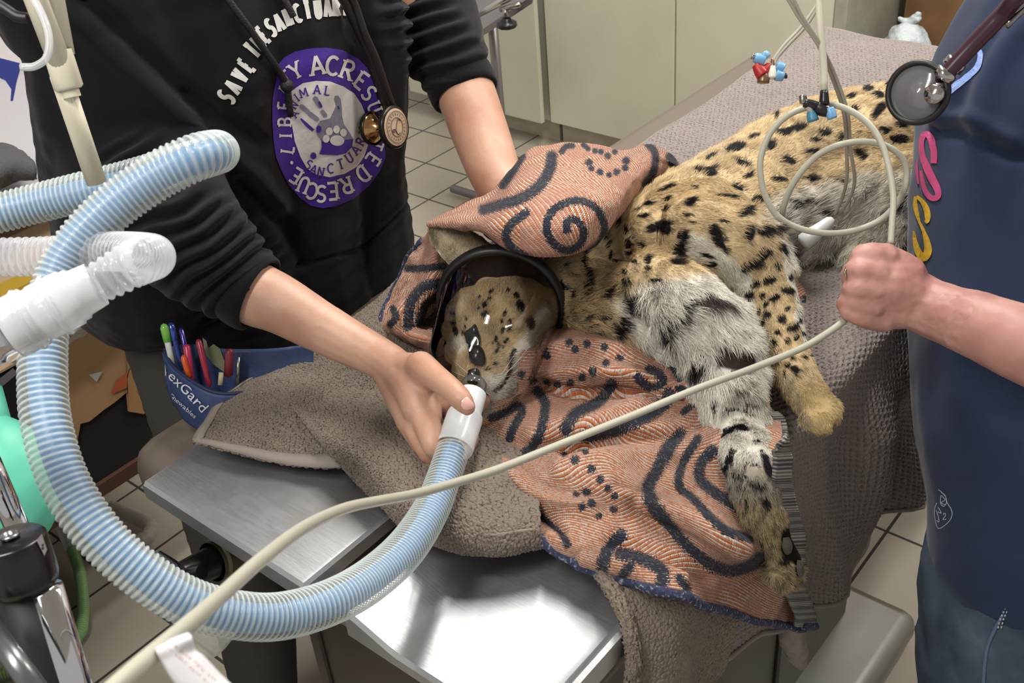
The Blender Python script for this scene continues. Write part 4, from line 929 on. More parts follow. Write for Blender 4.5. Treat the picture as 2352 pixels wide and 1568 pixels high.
# ================================================================ prints on cloth
def poly_mesh(polys, res=9.0):
    """polygons in the plane -> (verts2d, faces) cut fine enough to follow a curved surface"""
    import bmesh
    bm = bmesh.new()
    for poly in polys:
        vs = [bm.verts.new((x, y, 0)) for x, y in poly]
        try: bm.faces.new(vs)
        except ValueError: pass
    bmesh.ops.triangulate(bm, faces=bm.faces[:])
    for _ in range(5):
        es = [e for e in bm.edges if e.calc_length() > res]
        if not es: break
        bmesh.ops.subdivide_edges(bm, edges=es, cuts=1); bmesh.ops.triangulate(bm, faces=bm.faces[:])
    bm.verts.index_update(); V = [(v.co.x, v.co.y) for v in bm.verts]; F = [tuple(v.index for v in f.verts) for f in bm.faces]; bm.free(); return V, F
def stroke_polys(pts, w, smooth=True, seg=None):
    pts = cr(pts, seg or max(2, len(pts) * 5)) if smooth and len(pts) > 2 else np.array(pts, float)
    ws = np.full(len(pts), w, float) if np.isscalar(w) else np.interp(np.linspace(0, 1, len(pts)), np.linspace(0, 1, len(w)), w)
    t = np.gradient(pts, axis=0) if len(pts) > 2 else np.repeat((pts[1] - pts[0])[None], 2, 0); t /= np.linalg.norm(t, axis=1)[:, None] + 1e-9
    n = np.stack([-t[:, 1], t[:, 0]], 1); a, b = pts + n * ws[:, None] / 2, pts - n * ws[:, None] / 2
    return [[tuple(a[i]), tuple(a[i + 1]), tuple(b[i + 1]), tuple(b[i])] for i in range(len(pts) - 1)]
def disc_poly(x, y, r, r2=None, n=20, g=0):
    r2 = r2 or r; o = []
    for i in range(n):
        a = 2 * math.pi * i / n; u, v = r * math.cos(a), r2 * math.sin(a); o.append((x + u * math.cos(g) - v * math.sin(g), y + u * math.sin(g) + v * math.cos(g)))
    return o
def printed(name, polys, tree, off, m, parent, dflt=1.4, **kw):
    V, F = poly_mesh(polys); return mk(name, [onto(tree, x, y, off, dflt) for x, y in V], F, m, parent, smooth=False, **kw)
# block letters in a unit box, y up: strokes; a trailing letter list gives the stroke ends that carry a serif
def arc(cx_, cy_, rx, ry, a0, a1, n=9): return [(cx_ + rx * math.cos(math.radians(a0 + (a1 - a0) * i / (n - 1))), cy_ + ry * math.sin(math.radians(a0 + (a1 - a0) * i / (n - 1)))) for i in range(n)]
GL = {
 'A': (.78, [[(.06, 0), (.39, 1)], [(.39, 1), (.72, 0)], [(.18, .34), (.60, .34)]], [(.06, 0), (.72, 0)]),
 'B': (.70, [[(.14, 0), (.14, 1)], [(.14, 1), (.36, 1)] + arc(.40, .76, .22, .24, 90, -90) + [(.14, .52)], [(.14, .52), (.40, .52)] + arc(.42, .26, .24, .26, 90, -90) + [(.14, 0)]], [(.14, 0), (.14, 1)]),
 'C': (.74, [arc(.40, .5, .32, .48, 48, 312, 15)], []),
 'D': (.76, [[(.14, 0), (.14, 1)], [(.14, 1), (.32, 1)] + arc(.34, .5, .34, .5, 90, -90) + [(.14, 0)]], [(.14, 0), (.14, 1)]),
 'E': (.66, [[(.14, 0), (.14, 1)], [(.14, 1), (.60, 1)], [(.14, .52), (.50, .52)], [(.14, 0), (.62, 0)]], [(.14, 0), (.14, 1)]),
 'H': (.74, [[(.14, 0), (.14, 1)], [(.60, 0), (.60, 1)], [(.14, .5), (.60, .5)]], [(.14, 0), (.14, 1), (.6, 0), (.6, 1)]),
 'I': (.34, [[(.17, 0), (.17, 1)]], [(.17, 0), (.17, 1)]),
 'L': (.62, [[(.14, 0), (.14, 1)], [(.14, 0), (.58, 0)]], [(.14, 0), (.14, 1)]),
 'M': (.92, [[(.12, 0), (.14, 1)], [(.14, 1), (.46, .25)], [(.46, .25), (.78, 1)], [(.78, 1), (.80, 0)]], [(.12, 0), (.80, 0)]),
 'N': (.78, [[(.14, 0), (.14, 1)], [(.14, 1), (.64, 0)], [(.64, 0), (.64, 1)]], [(.14, 0), (.64, 1)]),
 'R': (.74, [[(.14, 0), (.14, 1)], [(.14, 1), (.38, 1)] + arc(.40, .75, .22, .25, 90, -90) + [(.14, .5)], [(.36, .5), (.66, 0)]], [(.14, 0), (.14, 1), (.66, 0)]),
 'S': (.66, [arc(.34, .75, .24, .24, 35, 250, 10) + arc(.32, .26, .25, .25, 75, -145, 11)], []),
 'T': (.68, [[(.34, 0), (.34, 1)], [(.04, 1), (.64, 1)]], [(.34, 0)]),
 'U': (.76, [[(.14, 1), (.14, .34)] + arc(.38, .30, .24, .30, 180, 360) + [(.62, 1)]], [(.14, 1), (.62, 1)]),
 'V': (.72, [[(.06, 1), (.36, 0)], [(.36, 0), (.66, 1)]], [(.06, 1), (.66, 1)]),
 'Y': (.72, [[(.06, 1), (.36, .46)], [(.66, 1), (.36, .46)], [(.36, .46), (.36, 0)]], [(.06, 1), (.66, 1), (.36, 0)]),
 '!': (.3, [[(.15, .28), (.15, 1)], [(.15, 0), (.15, .14)]], [])}
def glyph(ch, cx_, cy_, h, up, w=.16, wide=1.0, serif=True):
    """letter centred at a pixel; up = direction of its top on the photo"""
    wd, st, sf = GL[ch]; up = np.array(up, float); up /= np.linalg.norm(up); rt = np.array([-up[1], up[0]])
    T = lambda q: tuple(np.array([cx_, cy_]) + rt * (q[0] - wd / 2) * h * wide + up * (q[1] - .5) * h)
    out = []
    for s in st: out += stroke_polys([T(q) for q in s], w * h, smooth=False)
    if serif:
        for q in sf:
            y = q[1] + (.045 if q[1] < .5 else -.045); out += stroke_polys([T((q[0] - .15, y)), T((q[0] + .15, y))], .10 * h, smooth=False)
    return out

# ================================================================ person in the black sweatshirt
skin = NT('skin'); n1 = skin.noise(18, 4); n2 = skin.noise(160, 3)
skin.set('Base Color', skin.ramp(n1, [(.3, S('ad8069')), (.5, S('bb907a')), (.72, S('c59d86'))])); skin.set('Roughness', .48); skin.set('Subsurface Weight', .12); skin.set('Subsurface Radius', (.012, .005, .003)); skin.set('Subsurface Scale', .6)
skin.bump(n2, .4, .0008); M_skin = skin.m
skin2 = NT('skin_pink'); n1 = skin2.noise(26, 4); skin2.set('Base Color', skin2.ramp(n1, [(.3, S('a97770')), (.55, S('ba8a80')), (.75, S('c69a8e'))])); skin2.set('Roughness', .5); skin2.set('Subsurface Weight', .12); skin2.set('Subsurface Radius', (.012, .005, .003)); skin2.set('Subsurface Scale', .6)
skin2.bump(skin2.noise(140, 4), .3, .0008); M_skin2 = skin2.m
M_nail = mat('fingernail', 'dfb0a6', .12)
M_hood = NT('black_fleece'); M_hood.set('Base Color', S('141518')); M_hood.set('Roughness', .92); M_hood.set('Sheen Weight', .08); M_hood.set('Specular IOR Level', .12)
b1 = M_hood.bump(M_hood.noise(9, 3, rough=.4), .55, .02); M_hood.bump(M_hood.noise(900, 2), .3, .0008, b1); M_hood = M_hood.m
p1 = root('person', 'person in a black printed sweatshirt leaning over the table, holding the mask hose', 'person')
W = lambda x, y, z: np.array([x, y, z], float)
arms = chain([dc(430, 560, 1.26, 80), dc(560, 660, 1.25, 78), dc(640, 697, 1.245, 70), dc(720, 742, 1.235, 62), dc(800, 785, 1.225, 54), dc(872, 822, 1.215, 48)], .2)
palm = chain([dc(865, 818, 1.215, 48), dc(905, 845, 1.20, 48), dc(945, 890, 1.175, 46), dc(962, 940, 1.16, 40)], .2) + chain([dc(905, 850, 1.20, 44), dc(965, 850, 1.17, 38), dc(985, 865, 1.155, 33)], .2) + \
    chain([dc(900, 865, 1.20, 40), dc(922, 920, 1.185, 36), dc(940, 972, 1.17, 28)], .2) + chain([dc(930, 900, 1.185, 40), dc(975, 920, 1.17, 34), dc(985, 960, 1.155, 32)], .2)
fing = [chain([dc(966, 842, 1.165, 37), dc(1000, 866, 1.14, 31), dc(1032, 890, 1.118, 28), dc(1058, 916, 1.106, 27), dc(1073, 935, 1.104, 20)], .15),
        chain([dc(988, 890, 1.175, 30), dc(1020, 935, 1.18, 25), dc(1070, 942, 1.20, 21), dc(1100, 928, 1.20, 19), dc(1114, 915, 1.195, 14)], .15),
        chain([dc(975, 958, 1.155, 34), dc(990, 1000, 1.135, 31), dc(1000, 1030, 1.13, 26), dc(1035, 1040, 1.150, 23), dc(1072, 1022, 1.165, 20), dc(1086, 1005, 1.165, 16)], .15),
        chain([dc(950, 975, 1.165, 29), dc(972, 1020, 1.15, 25), dc(988, 1048, 1.15, 21), dc(1025, 1062, 1.165, 18), dc(1055, 1050, 1.17, 15)], .15),
        chain([dc(932, 968, 1.175, 25), dc(950, 1002, 1.168, 20), dc(968, 1030, 1.165, 17), dc(1000, 1050, 1.18, 14)], .15)]
hand = arms[-12:] + palm + [s for f in fing for s in f]
larm = chain([dc(1030, 130, 1.57, 74), dc(1070, 215, 1.55, 70), dc(1108, 320, 1.53, 67), dc(1150, 420, 1.50, 60), dc(1225, 480, 1.47, 50)], .2) + chain([dc(1225, 480, 1.47, 48), dc(1300, 490, 1.44, 46)], .2)
for k in range(4): larm += chain([dc(1300, 470 + 18 * k, 1.44, 22), dc(1350, 470 + 20 * k, 1.445, 19), dc(1385, 480 + 20 * k, 1.46, 16)], .2)
larm += chain([dc(1270, 520, 1.43, 24), dc(1310, 545, 1.43, 20)], .2)
trunk = chain([(W(-1.22, .80, .88), .08), (W(-1.21, .80, 1.1), .08), (W(-1.18, .80, 1.34), .09), (W(-1.14, .80, 1.44), .06), (W(-1.12, .80, 1.52), .055)], .3) + chain([(W(-1.18, .66, 1.33), .08), (W(-1.18, .94, 1.33), .08)], .3)
trunk += [(W(-1.07, .80, 1.61), .085), (W(-1.10, .80, 1.65), .09), (W(-1.03, .80, 1.56), .05)]
trunk += chain([(W(-1.18, .62, 1.33), .065), dc(300, 220, 1.32, 90), dc(430, 560, 1.26, 80)], .25) + chain([(W(-1.18, .99, 1.33), .06), dc(985, 60, 1.60, 80), dc(1030, 130, 1.57, 74)], .25)
def nose_(c, f, up):   # simple face relief
    return [(c + f * .088 + up * -.01, .012), (c + f * .083 + up * .012, .009), (c + f * .079 + up * -.045, .014)]
trunk += nose_(W(-1.07, .80, 1.61), W(.94, 0, -.34), W(.34, 0, .94))
body1 = blob('body', trunk + arms + larm, .006, 4, M_skin, p1)
hand1 = blob('hand', hand, .0022, 5, M_skin, p1, subd=1, label='hand gripping the white mask connector')
blob('hair', [(W(-1.13, .80, 1.665), .098), (W(-1.16, .80, 1.62), .085), (W(-1.18, .80, 1.56), .06), (W(-1.16, .86, 1.60), .05), (W(-1.16, .74, 1.60), .05)], .006, 3, mat('hair_brown', '3b2a1e', .5, bump=.6, bscale=120), p1)
ht = bvh(hand1)
surf_poly('thumbnail', [(850 + x / 4.7, 760 + y / 4.7) for x, y in [(985, 760), (1035, 712), (1075, 735), (1120, 800), (1110, 830), (1040, 850), (990, 815)]], M_nail, p1, .0006, ht, .0012)
# sweatshirt: torso and both sleeves in one cloth surface
cloth = []
for Yc, r in ((.64, .115), (.74, .135), (.84, .14), (.95, .125)):
    cloth += chain([(W(-1.25 if Yc < .7 else -1.20, Yc, .97 if Yc < .7 else .86), r * .92), (W(-1.205, Yc, 1.02), r * .97), (W(-1.18, Yc, 1.12), r * .97), (W(-1.15, Yc, 1.27), r * .92), (W(-1.17, .80 + (Yc - .80) * .9, 1.38), r * .75)], .25)
cloth += chain([(W(-1.16, .62, 1.37), .09), dc(330, -60, 1.40, 150), dc(262, 60, 1.35, 172), dc(270, 220, 1.31, 178), dc(330, 400, 1.28, 176), dc(430, 530, 1.255, 142), dc(510, 612, 1.252, 106), dc(542, 640, 1.252, 88)], .16)
cloth += chain([(W(-1.16, .99, 1.37), .09), dc(900, -60, 1.62, 150), dc(975, 40, 1.60, 128), dc(1028, 120, 1.57, 98), dc(1050, 165, 1.558, 84)], .16)
cloth += [(W(-1.2, .80, 1.43), .085), (W(-1.28, .80, 1.40), .10), (W(-1.27, .72, 1.39), .08), (W(-1.27, .88, 1.39), .08)]
def hood_d(V, N):
    p = proj(V); x, y = p[:, 0], p[:, 1]; f = .006 * fbm(V, 7, 3, 61)
    arm = sm(-dseg(x, y, [(330, 430), (440, 540), (560, 650)]), -150, -60)
    # bunched wrinkles on the pushed-up sleeve, folds across the front
    u = (x * .62 + y * .78) / 26 + 1.6 * fbm(V, 12, 2, 62); f = f + arm * .0065 * np.sin(u * 2 * math.pi / 1.6)
    arm2 = sm(-dseg(x, y, [(960, 40), (1080, 200)]), -120, -50); f = f + arm2 * .005 * np.sin((x * .3 + y * .95) / 26 * 2 * math.pi / 1.5 + 3 * fbm(V, 10, 2, 63))
    f = f + .010 * sm(-np.abs(dseg(x, y, cr([(150, 30), (260, 130), (400, 260), (560, 380), (640, 470)], 20))), -40, 0) - .012 * sm(-dseg(x, y, cr([(200, 0), (330, 120), (450, 230), (600, 330)], 20)), -34, 0)
    f = f - .009 * sm(-dseg(x, y, cr([(560, 420), (640, 500), (700, 600)], 12)), -30, 0) - .004 * sm(-dseg(x, y, cr([(680, 612), (760, 590), (840, 560), (920, 480), (980, 400)], 20)), -9, 0)
    return f
hood = blob('sweatshirt', cloth, .0055, 4, M_hood, p1, disp=hood_d, subd=1, label='black hooded sweatshirt with white and purple print')
# cuffs where the sleeves are pushed up
ac = np.array([c_ for c_, r_ in arms]); ka = int(np.argmin([abs(depth(c_) * 0 + (proj(c_)[0] - 548)) for c_ in ac])); a0 = ac[ka]; b0 = ac[ka + 6]
g = G(); g.lathe([(-.004, .044), (.002, .0462), (.010, .0474), (.020, .0474), (.026, .0462), (.028, .0435), (.027, .0405), (.020, .0385), (.0, .036)], a0, b0, 64); g.build('cuff', M_hood, p1)
g = G(); a0, b0 = P(1052, 176, 1.558), P(1082, 248, 1.544); g.lathe([(-.008, .044), (0, .0495), (.012, .0505), (.024, .050), (.031, .0485), (.033, .045), (.028, .038), (0, .034)], a0, b0, 64); g.build('cuff', M_hood, p1)
th = bvh(hood)
blob('trousers', chain([(W(-1.24, .70, .90), .11), (W(-1.22, .68, .7), .10), (W(-1.24, .66, .35), .075), (W(-1.26, .64, .08), .06)], .3) + chain([(W(-1.23, .90, .90), .11), (W(-1.22, .93, .7), .10), (W(-1.24, .96, .35), .075), (W(-1.26, .98, .08), .06)], .3) + [(W(-1.2, .8, .84), .12)], .008, 3, mat('trouser_grey', '3a3833', .85, bump=.3, bscale=300), p1)
for sy in (.64, .98): blob('shoe', chain([(W(-1.28, sy, .045), .042), (W(-1.12, sy, .035), .034)], .3), .006, 3, M_blk, p1)
# chest print
M_pw = mat('print_white', 'd4d4d2', .75, var=.08, vscale=60, bump=.25, bscale=200); M_pp = mat('print_purple', '3f2490', .6, bump=.25, bscale=200); M_pg = mat('print_grey', '7d7f8e', .7, var=.15, vscale=120)
C4 = lambda L: [(480 + x / 3.267, x2 / 3.267) for x, x2 in L]
OUT = C4([(505, 495), (560, 430), (640, 385), (760, 360), (880, 358), (1000, 375), (1120, 440), (1185, 510), (1230, 620), (1265, 760), (1290, 900), (1315, 1050), (1320, 1180), (1280, 1280), (1200, 1390), (1080, 1490), (950, 1545), (850, 1560), (760, 1540), (680, 1480), (600, 1390), (540, 1280), (500, 1180), (480, 1050), (470, 900), (470, 780), (480, 700), (500, 590)])
INN = C4([(600, 720), (640, 660), (700, 620), (800, 603), (900, 610), (1000, 645), (1080, 700), (1140, 780), (1180, 880), (1195, 980), (1190, 1080), (1160, 1170), (1100, 1250), (1010, 1300), (900, 1325), (800, 1305), (730, 1260), (680, 1170), (640, 1060), (620, 950), (605, 830)])
printed('emblem_ring', [OUT], th, .0010, M_pp, p1); printed('emblem_disc', [INN], th, .0018, M_pw, p1)
LT = [('L', 580, 1118, 100), ('I', 568, 1015, 98), ('B', 562, 915, 100), ('E', 558, 790, 98), ('R', 572, 670, 100), ('T', 578, 580, 105), ('Y', 645, 525, 118), ('A', 805, 488, 140), ('C', 920, 492, 140), ('R', 1030, 525, 138), ('E', 1135, 600, 128), ('S', 1195, 695, 115), ('U', 1240, 800, 100), ('N', 1258, 900, 95), ('I', 1262, 985, 95), ('T', 1250, 1085, 95), ('E', 1228, 1190, 105), ('D', 1148, 1300, 118), ('R', 1025, 1385, 120), ('E', 925, 1430, 125), ('S', 838, 1450, 120), ('C', 768, 1428, 120), ('U', 705, 1385, 118), ('E', 650, 1315, 112)]
ctr = np.array([880., 950.]); polys = []
UPS = {0: (-1, -.12), 1: (-1, 0), 2: (-1, .0), 3: (-1, -.1)}
for i, (ch, x, y, h) in enumerate(LT):
    up = np.array([x, y]) - ctr; up = np.array(UPS[i]) if i in UPS else up
    (X_, Y_), = C4([(x, y)]); polys += glyph(ch, X_, Y_, h / 3.267, up, .17, 1.05 if i > 5 else .95)
polys += [disc_poly(*C4([(615, 1215)])[0], 3.6, 4.2)]
printed('ring_lettering', polys, th, .0018, M_pw, p1)
polys = []
for ch, x, y, h in [('A', 636, 850, 55), ('N', 632, 782, 60), ('I', 652, 728, 62), ('M', 702, 692, 66), ('A', 803, 668, 66), ('L', 878, 676, 66)]:
    (X_, Y_), = C4([(x, y)]); up = np.array([x, y]) - np.array([880., 960.]); up = {636: (-.9, -.55), 632: (-.8, -.6), 652: (-.6, -.8), 702: (-.3, -.95)}.get(x, (0.05, -1) if x < 850 else (.15, -1)); polys += glyph(ch, X_, Y_, h / 3.267, up, .15, 1.05)
printed('upper_disc_lettering', polys, th, .0025, M_pp, p1); polys = []
for ch, x, y, h in [('S', 742, 1228, 68), ('A', 778, 1265, 68), ('N', 832, 1284, 72), ('C', 905, 1258, 72), ('T', 978, 1228, 74), ('U', 1042, 1180, 74), ('A', 1090, 1122, 72), ('R', 1128, 1060, 70), ('Y', 1146, 975, 66)]:
    (X_, Y_), = C4([(x, y)]); polys += glyph(ch, X_, Y_, h / 3.267, np.array([900., 960.]) - np.array([x, y]), .15, 1.0)
printed('disc_lettering', polys, th, .0025, M_pp, p1)
grey = [C4([(830, 900), (900, 885), (958, 880), (972, 832), (945, 790), (930, 740), (935, 715), (955, 712), (976, 735), (986, 800), (988, 870), (1003, 930), (1050, 1000), (1070, 1038), (950, 1050), (835, 1052), (820, 1030), (795, 985), (805, 935)])]
for a_, w_ in (([(690, 795), (735, 835)], 11), ([(750, 850), (800, 888)], 11), ([(790, 735), (825, 790)], 11), ([(845, 835), (862, 862)], 10)): grey += stroke_polys(C4(a_), w_, False) + [disc_poly(*q, w_ / 2) for q in C4(a_)]
printed('hand_mark', grey, th, .0024, M_pg, p1)
pu = [C4([(835, 1052), (950, 1050), (1070, 1038), (1060, 1100), (1015, 1145), (950, 1160), (820, 1150), (838, 1095)])] + stroke_polys(C4([(680, 885), (730, 935), (775, 972)]), [4, 8, 7]) + [disc_poly(*C4([(815, 962)])[0], 6, 8), disc_poly(*C4([(775, 1162)])[0], 7, 8)] + stroke_polys(C4([(815, 755), (835, 800)]), 5, False) + stroke_polys(C4([(955, 790), (965, 815)]), 4, False)
printed('hand_mark_shade', pu, th, .0027, M_pp, p1)
printed('paw_mark', [disc_poly(*C4([(948, 1048)])[0], 16, 12, 20, .1)] + [disc_poly(*C4([q])[0], 7.6, 9) for q in [(868, 1032), (890, 978), (942, 966), (994, 990)]], th, .0032, M_pw, p1)
polys = []
for ch, x, y, up in [('S', 128, 725, (-.84, -.55)), ('A', 178, 650, (-.84, -.55)), ('V', 228, 568, (-.83, -.56)), ('E', 275, 490, (-.80, -.6)), ('T', 322, 378, (-.75, -.66)), ('H', 362, 320, (-.7, -.7)), ('E', 398, 262, (-.66, -.75)), ('S', 458, 208, (-.5, -.87)), ('A', 522, 168, (-.42, -.9)), ('N', 588, 130, (-.35, -.93)), ('C', 660, 100, (-.25, -.97)), ('T', 735, 76, (-.2, -.98)), ('U', 812, 68, (-.12, -.99)), ('A', 885, 60, (-.08, -1)), ('R', 950, 56, (-.05, -1)), ('Y', 1015, 52, (-.02, -1)), ('!', 1083, 54, (0, -1))]:
    (X_, Y_), = C4([(x, y)]); polys += glyph(ch, X_, Y_, 40, up, .24, .50, serif=False)
printed('slogan_lettering', polys, th, .0012, M_pw, p1)
# drawstrings
M_cord = mat('drawstring_black', '0c0c0e', .6, bump=.6, bscale=500)
for pts in ([(470, -90), (512, -10), (560, 60), (610, 130), (648, 180), (655, 215), (662, 262)], [(600, -90), (640, -10), (655, 15), (668, 40)]):
    g = G(); g.tube(cr([onto(th, x, y, .006) for x, y in pts], 30), .0042, 10)
    if len(pts) > 4: c = onto(th, 652, 192, .007); g.sphere(c, .0085, 14)
    g.build('drawstring', M_cord, p1)

# waist pouch with pens
wp = root('waist_pouch', 'navy waist pouch with white lettering at the hip of the black sweatshirt', 'pouch')
M_navy = mat('navy_nylon', '2c3d66', .55, bump=.25, bscale=400, var=.1, vscale=30)
px_sheet('front_pocket', [[P(378, 808, 1.375), P(398, 842, 1.350), P(446, 880, 1.325), (P(505, 905, 1.315)), P(590, 900, 1.320)], [P(386, 850, 1.380), P(405, 895, 1.355), P(450, 935, 1.330), P(510, 955, 1.320), P(600, 950, 1.325)], [P(400, 895, 1.390), P(418, 945, 1.370), P(452, 978, 1.350), P(510, 1010, 1.335), P(600, 1010, 1.340)]], .004, M_navy, wp, .002, 30, .003)
px_sheet('back_panel', [[P(380, 800, 1.405), P(430, 790, 1.385), P(520, 800, 1.355), P(620, 800, 1.350), P(720, 790, 1.355)], [P(385, 870, 1.405), P(440, 880, 1.385), P(530, 900, 1.365), P(620, 880, 1.355), P(720, 860, 1.355)], [P(400, 930, 1.415), P(450, 960, 1.385), P(530, 980, 1.375), P(620, 960, 1.365), P(720, 940, 1.365)]], .005, M_navy, wp, .002, 30, .003)
g = G(); g.tube(cr([P(378, 806, 1.374), P(398, 840, 1.348), P(446, 878, 1.323), P(505, 903, 1.313), P(590, 898, 1.318)], 40), .0022, 8); g.build('pocket_binding', mat('binding_navy', '1b2647', .6), wp)
def text_geo(s):
    cu = bpy.data.curves.new('tmp', 'FONT'); cu.body = s; cu.size = 1; cu.resolution_u = 3; o = bpy.data.objects.new('tmp', cu); col.objects.link(o)
    me = bpy.data.meshes.new_from_object(o.evaluated_get(bpy.context.evaluated_depsgraph_get())); V = to_np(me)[:, :2]; F = [tuple(p.vertices) for p in me.polygons]
    bpy.data.objects.remove(o); bpy.data.curves.remove(cu); bpy.data.meshes.remove(me); return V, F
def text_on(name, s, p0, p1_, h, surf, m, parent, lean=0.0, **kw):
    """text from pixel p0 to p1_ (baseline), cap height h px, put on a surface given by surf(x, y)"""
    V, F = text_geo(s); wd = V[:, 0].max(); d = (np.array(p1_, float) - p0) / wd; up = np.array([d[1], -d[0]]); up = up / np.linalg.norm(up) + lean * d / np.linalg.norm(d); up = up * h / .72
    return mk(name, [surf(*(np.array(p0) + d * x + up * y)) for x, y in V], F, m, parent, smooth=False, **kw)
tp = bvh(*[o for o in bpy.data.objects if o.parent == wp and o.name.startswith('front_pocket')])
def on_pocket(x, y):
    h = onto(tp, x, y, .0050, 9.0)
    if depth(h) > 3: q_ = P(x, y, 1.375); n_, nn_, _, _ = tp.find_nearest(Vector(q_)); return np.array(n_) - ray(x, y) * .004
    return h
M_txt = mat('lettering_white', 'c9ccd4', .6)
text_on('lettering', 'NexGard', (372, 842), (470, 944), 22, on_pocket, M_txt, wp)
text_on('lettering', 'Chewables', (395, 905), (453, 956), 9.5, on_pocket, M_txt, wp)
def pen(name, a, b, d0, d1, r, m, label, cat, cap=None, group='pens and tools in the waist pouch'):
    rt = root(name, label, cat, group); A_, B_ = P(*a, d0), P(*b, d1)
    g = G(); L = np.linalg.norm(B_ - A_); g.lathe([(0, 0), (.001, r * .6), (.004, r), (L - .004, r), (L, 0)], A_, B_, 16); g.build('barrel', m, rt)
    if cap: g = G(); g.lathe([(-.0015, 0), (0, r * .8), (.004, r * 1.25), (.022, r * 1.2), (.023, 0)], A_, B_, 16); g.build('cap', cap, rt)
    return rt
pen('pen', (376, 745), (398, 840), 1.355, 1.365, .0042, mat('pen_white', 'c7c9c4', .3), 'white pen with a bright green cap at the left end of the pouch', 'pen', mat('cap_green', '6fae4a', .2))
pen('pen', (392, 742), (420, 850), 1.360, 1.360, .0035, mat('pen_blue', '3a4a8c', .15, .6), 'shiny blue pen beside the green capped pen', 'pen', mat('cap_blue', '4c5fae', .15, .7))
pen('pen', (415, 752), (440, 860), 1.360, 1.355, .0033, mat('pen_violet', '4a3f8c', .15, .6), 'shiny violet pen behind the pink pen', 'pen')
pen('pen', (428, 790), (440, 880), 1.345, 1.345, .0045, mat('pen_pink', 'a82850', .3), 'pink pen clipped in the middle of the pouch', 'pen')
pen('marker', (420, 815), (436, 870), 1.338, 1.340, .0038, mat('marker_orange', 'c04f1c', .35), 'orange marker in front of the pink pen', 'marker')
pen('pen', (455, 778), (482, 890), 1.330, 1.330, .0038, mat('pen_red', '8c2038', .35), 'dark red pen left of the green leaf shaped holder', 'pen')
pen('pen', (528, 800), (524, 868), 1.320, 1.330, .0055, mat('pen_maroon', '6d1f30', .4), 'maroon pen right of the green leaf shaped holder', 'pen')
r = root('clip_holder', 'olive green leaf shaped clip holder among the pens in the pouch', 'clip holder')
Lf = [(465, 775), (474, 782), (478, 800), (490, 790), (505, 800), (518, 835), (522, 858), (508, 850), (488, 835), (474, 815), (468, 795)]
V = [P(x, y, 1.352) for x, y in Lf] + [P(x, y, 1.356) for x, y in Lf]; n = len(Lf)
mk('leaf_plate', V, [tuple(range(n)), tuple(range(2 * n - 1, n - 1, -1))] + [(i, i + n, (i + 1) % n + n, (i + 1) % n) for i in range(n)], mat('olive_rubber', '5b5f42', .5), r, smooth=False)
g = G(); g.tube([P(508, 855, 1.317), P(506, 884, 1.317)], .003, 10); g.build('handle', mat('handle_cream', 'a39c78', .5), r)
r = root('scissors', 'scissors ring handle standing in the pouch beside the towel', 'scissors')
g = G(); g.tube([P(545 + 10 * math.cos(a), 812 + 8 * math.sin(a), 1.365) for a in np.linspace(0, 2 * math.pi, 16)], .0016, 8); M_sc = mat('steel_scissors', 'a8a9a2', .25, .9); g.build('finger_loop', M_sc, r)
g = G(); g.tube([P(548, 820, 1.330), P(545, 880, 1.335)], .002, 8); g.build('blade', M_sc, r)

# ---- stethoscope hanging on the sweatshirt
st = root('stethoscope', 'black stethoscope with a brass and steel chest piece hanging on the black sweatshirt', 'stethoscope')
M_rub = mat('black_rubber', '141414', .45)
pts = [onto(th, 706, -90, .012), onto(th, 745, -30, .012), onto(th, 772, 10, .012), onto(th, 812, 66, .012), onto(th, 842, 120, .012), onto(th, 864, 190, .014), onto(th, 878, 250, .018)]
g = G(); g.tube(cr(pts, 40), .0062, 14)
pts2 = [onto(th, 712, -90, .020), onto(th, 750, -30, .020), onto(th, 777, 10, .020), onto(th, 818, 66, .020), onto(th, 848, 122, .020), onto(th, 870, 190, .02), onto(th, 884, 252, .022)]
g.tube(cr(pts2, 40), .0052, 14); g.build('tubing', M_rub, st)
dd = depth(onto(th, 880, 290, .0)); A_ = P(866, 294, dd - .028); axd = P(925, 291, dd - .052) - A_; axd /= np.linalg.norm(axd); B_ = A_ + axd
M_brass = NT('iridescent_steel'); lw = M_brass.n('LayerWeight'); lw.inputs[0].default_value = .4
M_brass.set('Base Color', S('b08a5c')); M_brass.set('Metallic', 1.0); M_brass.set('Roughness', .18); M_brass = M_brass.m
g = G(); g.lathe([(-.012, 0), (-.012, .019), (-.010, .0225), (-.007, .0225), (-.004, .018), (.004, .011), (.010, .0085), (.020, .0085), (.024, .012)], A_, B_, 40); g.build('bell', M_brass, st, label='brass coloured bell')
g = G(); g.lathe([(-.0125, .0215), (-.010, .0235), (-.006, .0235), (-.005, .0225)], A_, B_, 40); g.lathe([(.024, .0), (.024, .026), (.026, .0285), (.031, .0285), (.033, .027), (.033, .0245)], A_, B_, 48); g.build('rim', mat('rim_dark', '23201c', .3, .5), st)
g = G(); g.lathe([(.033, .0245), (.0338, .020), (.034, 0)], A_, B_, 48); g.build('diaphragm', mat('diaphragm_cream', 'b59f86', .35), st)
cD = A_ + axd * .0345; xx, yy_ = frame(axd); upv = -RM[1] - axd * (-RM[1] @ axd); upv /= np.linalg.norm(upv); rtv = np.cross(upv, axd)
g = G()
for rr_ in (.021, .0125): g.tube([cD + upv * rr_ * math.cos(a) + rtv * rr_ * math.sin(a) for a in np.linspace(0, 2 * math.pi, 48)], .0004, 6, cap=False)
Lp = cr([(.006, .010), (.001, .011), (-.001, .004), (-.002, -.004), (-.006, -.008), (-.008, -.005), (-.003, -.004), (.003, -.009), (.008, -.006)], 40)
g.tube([cD + rtv * x * 1.0 + upv * y for x, y in Lp], .0006, 6)
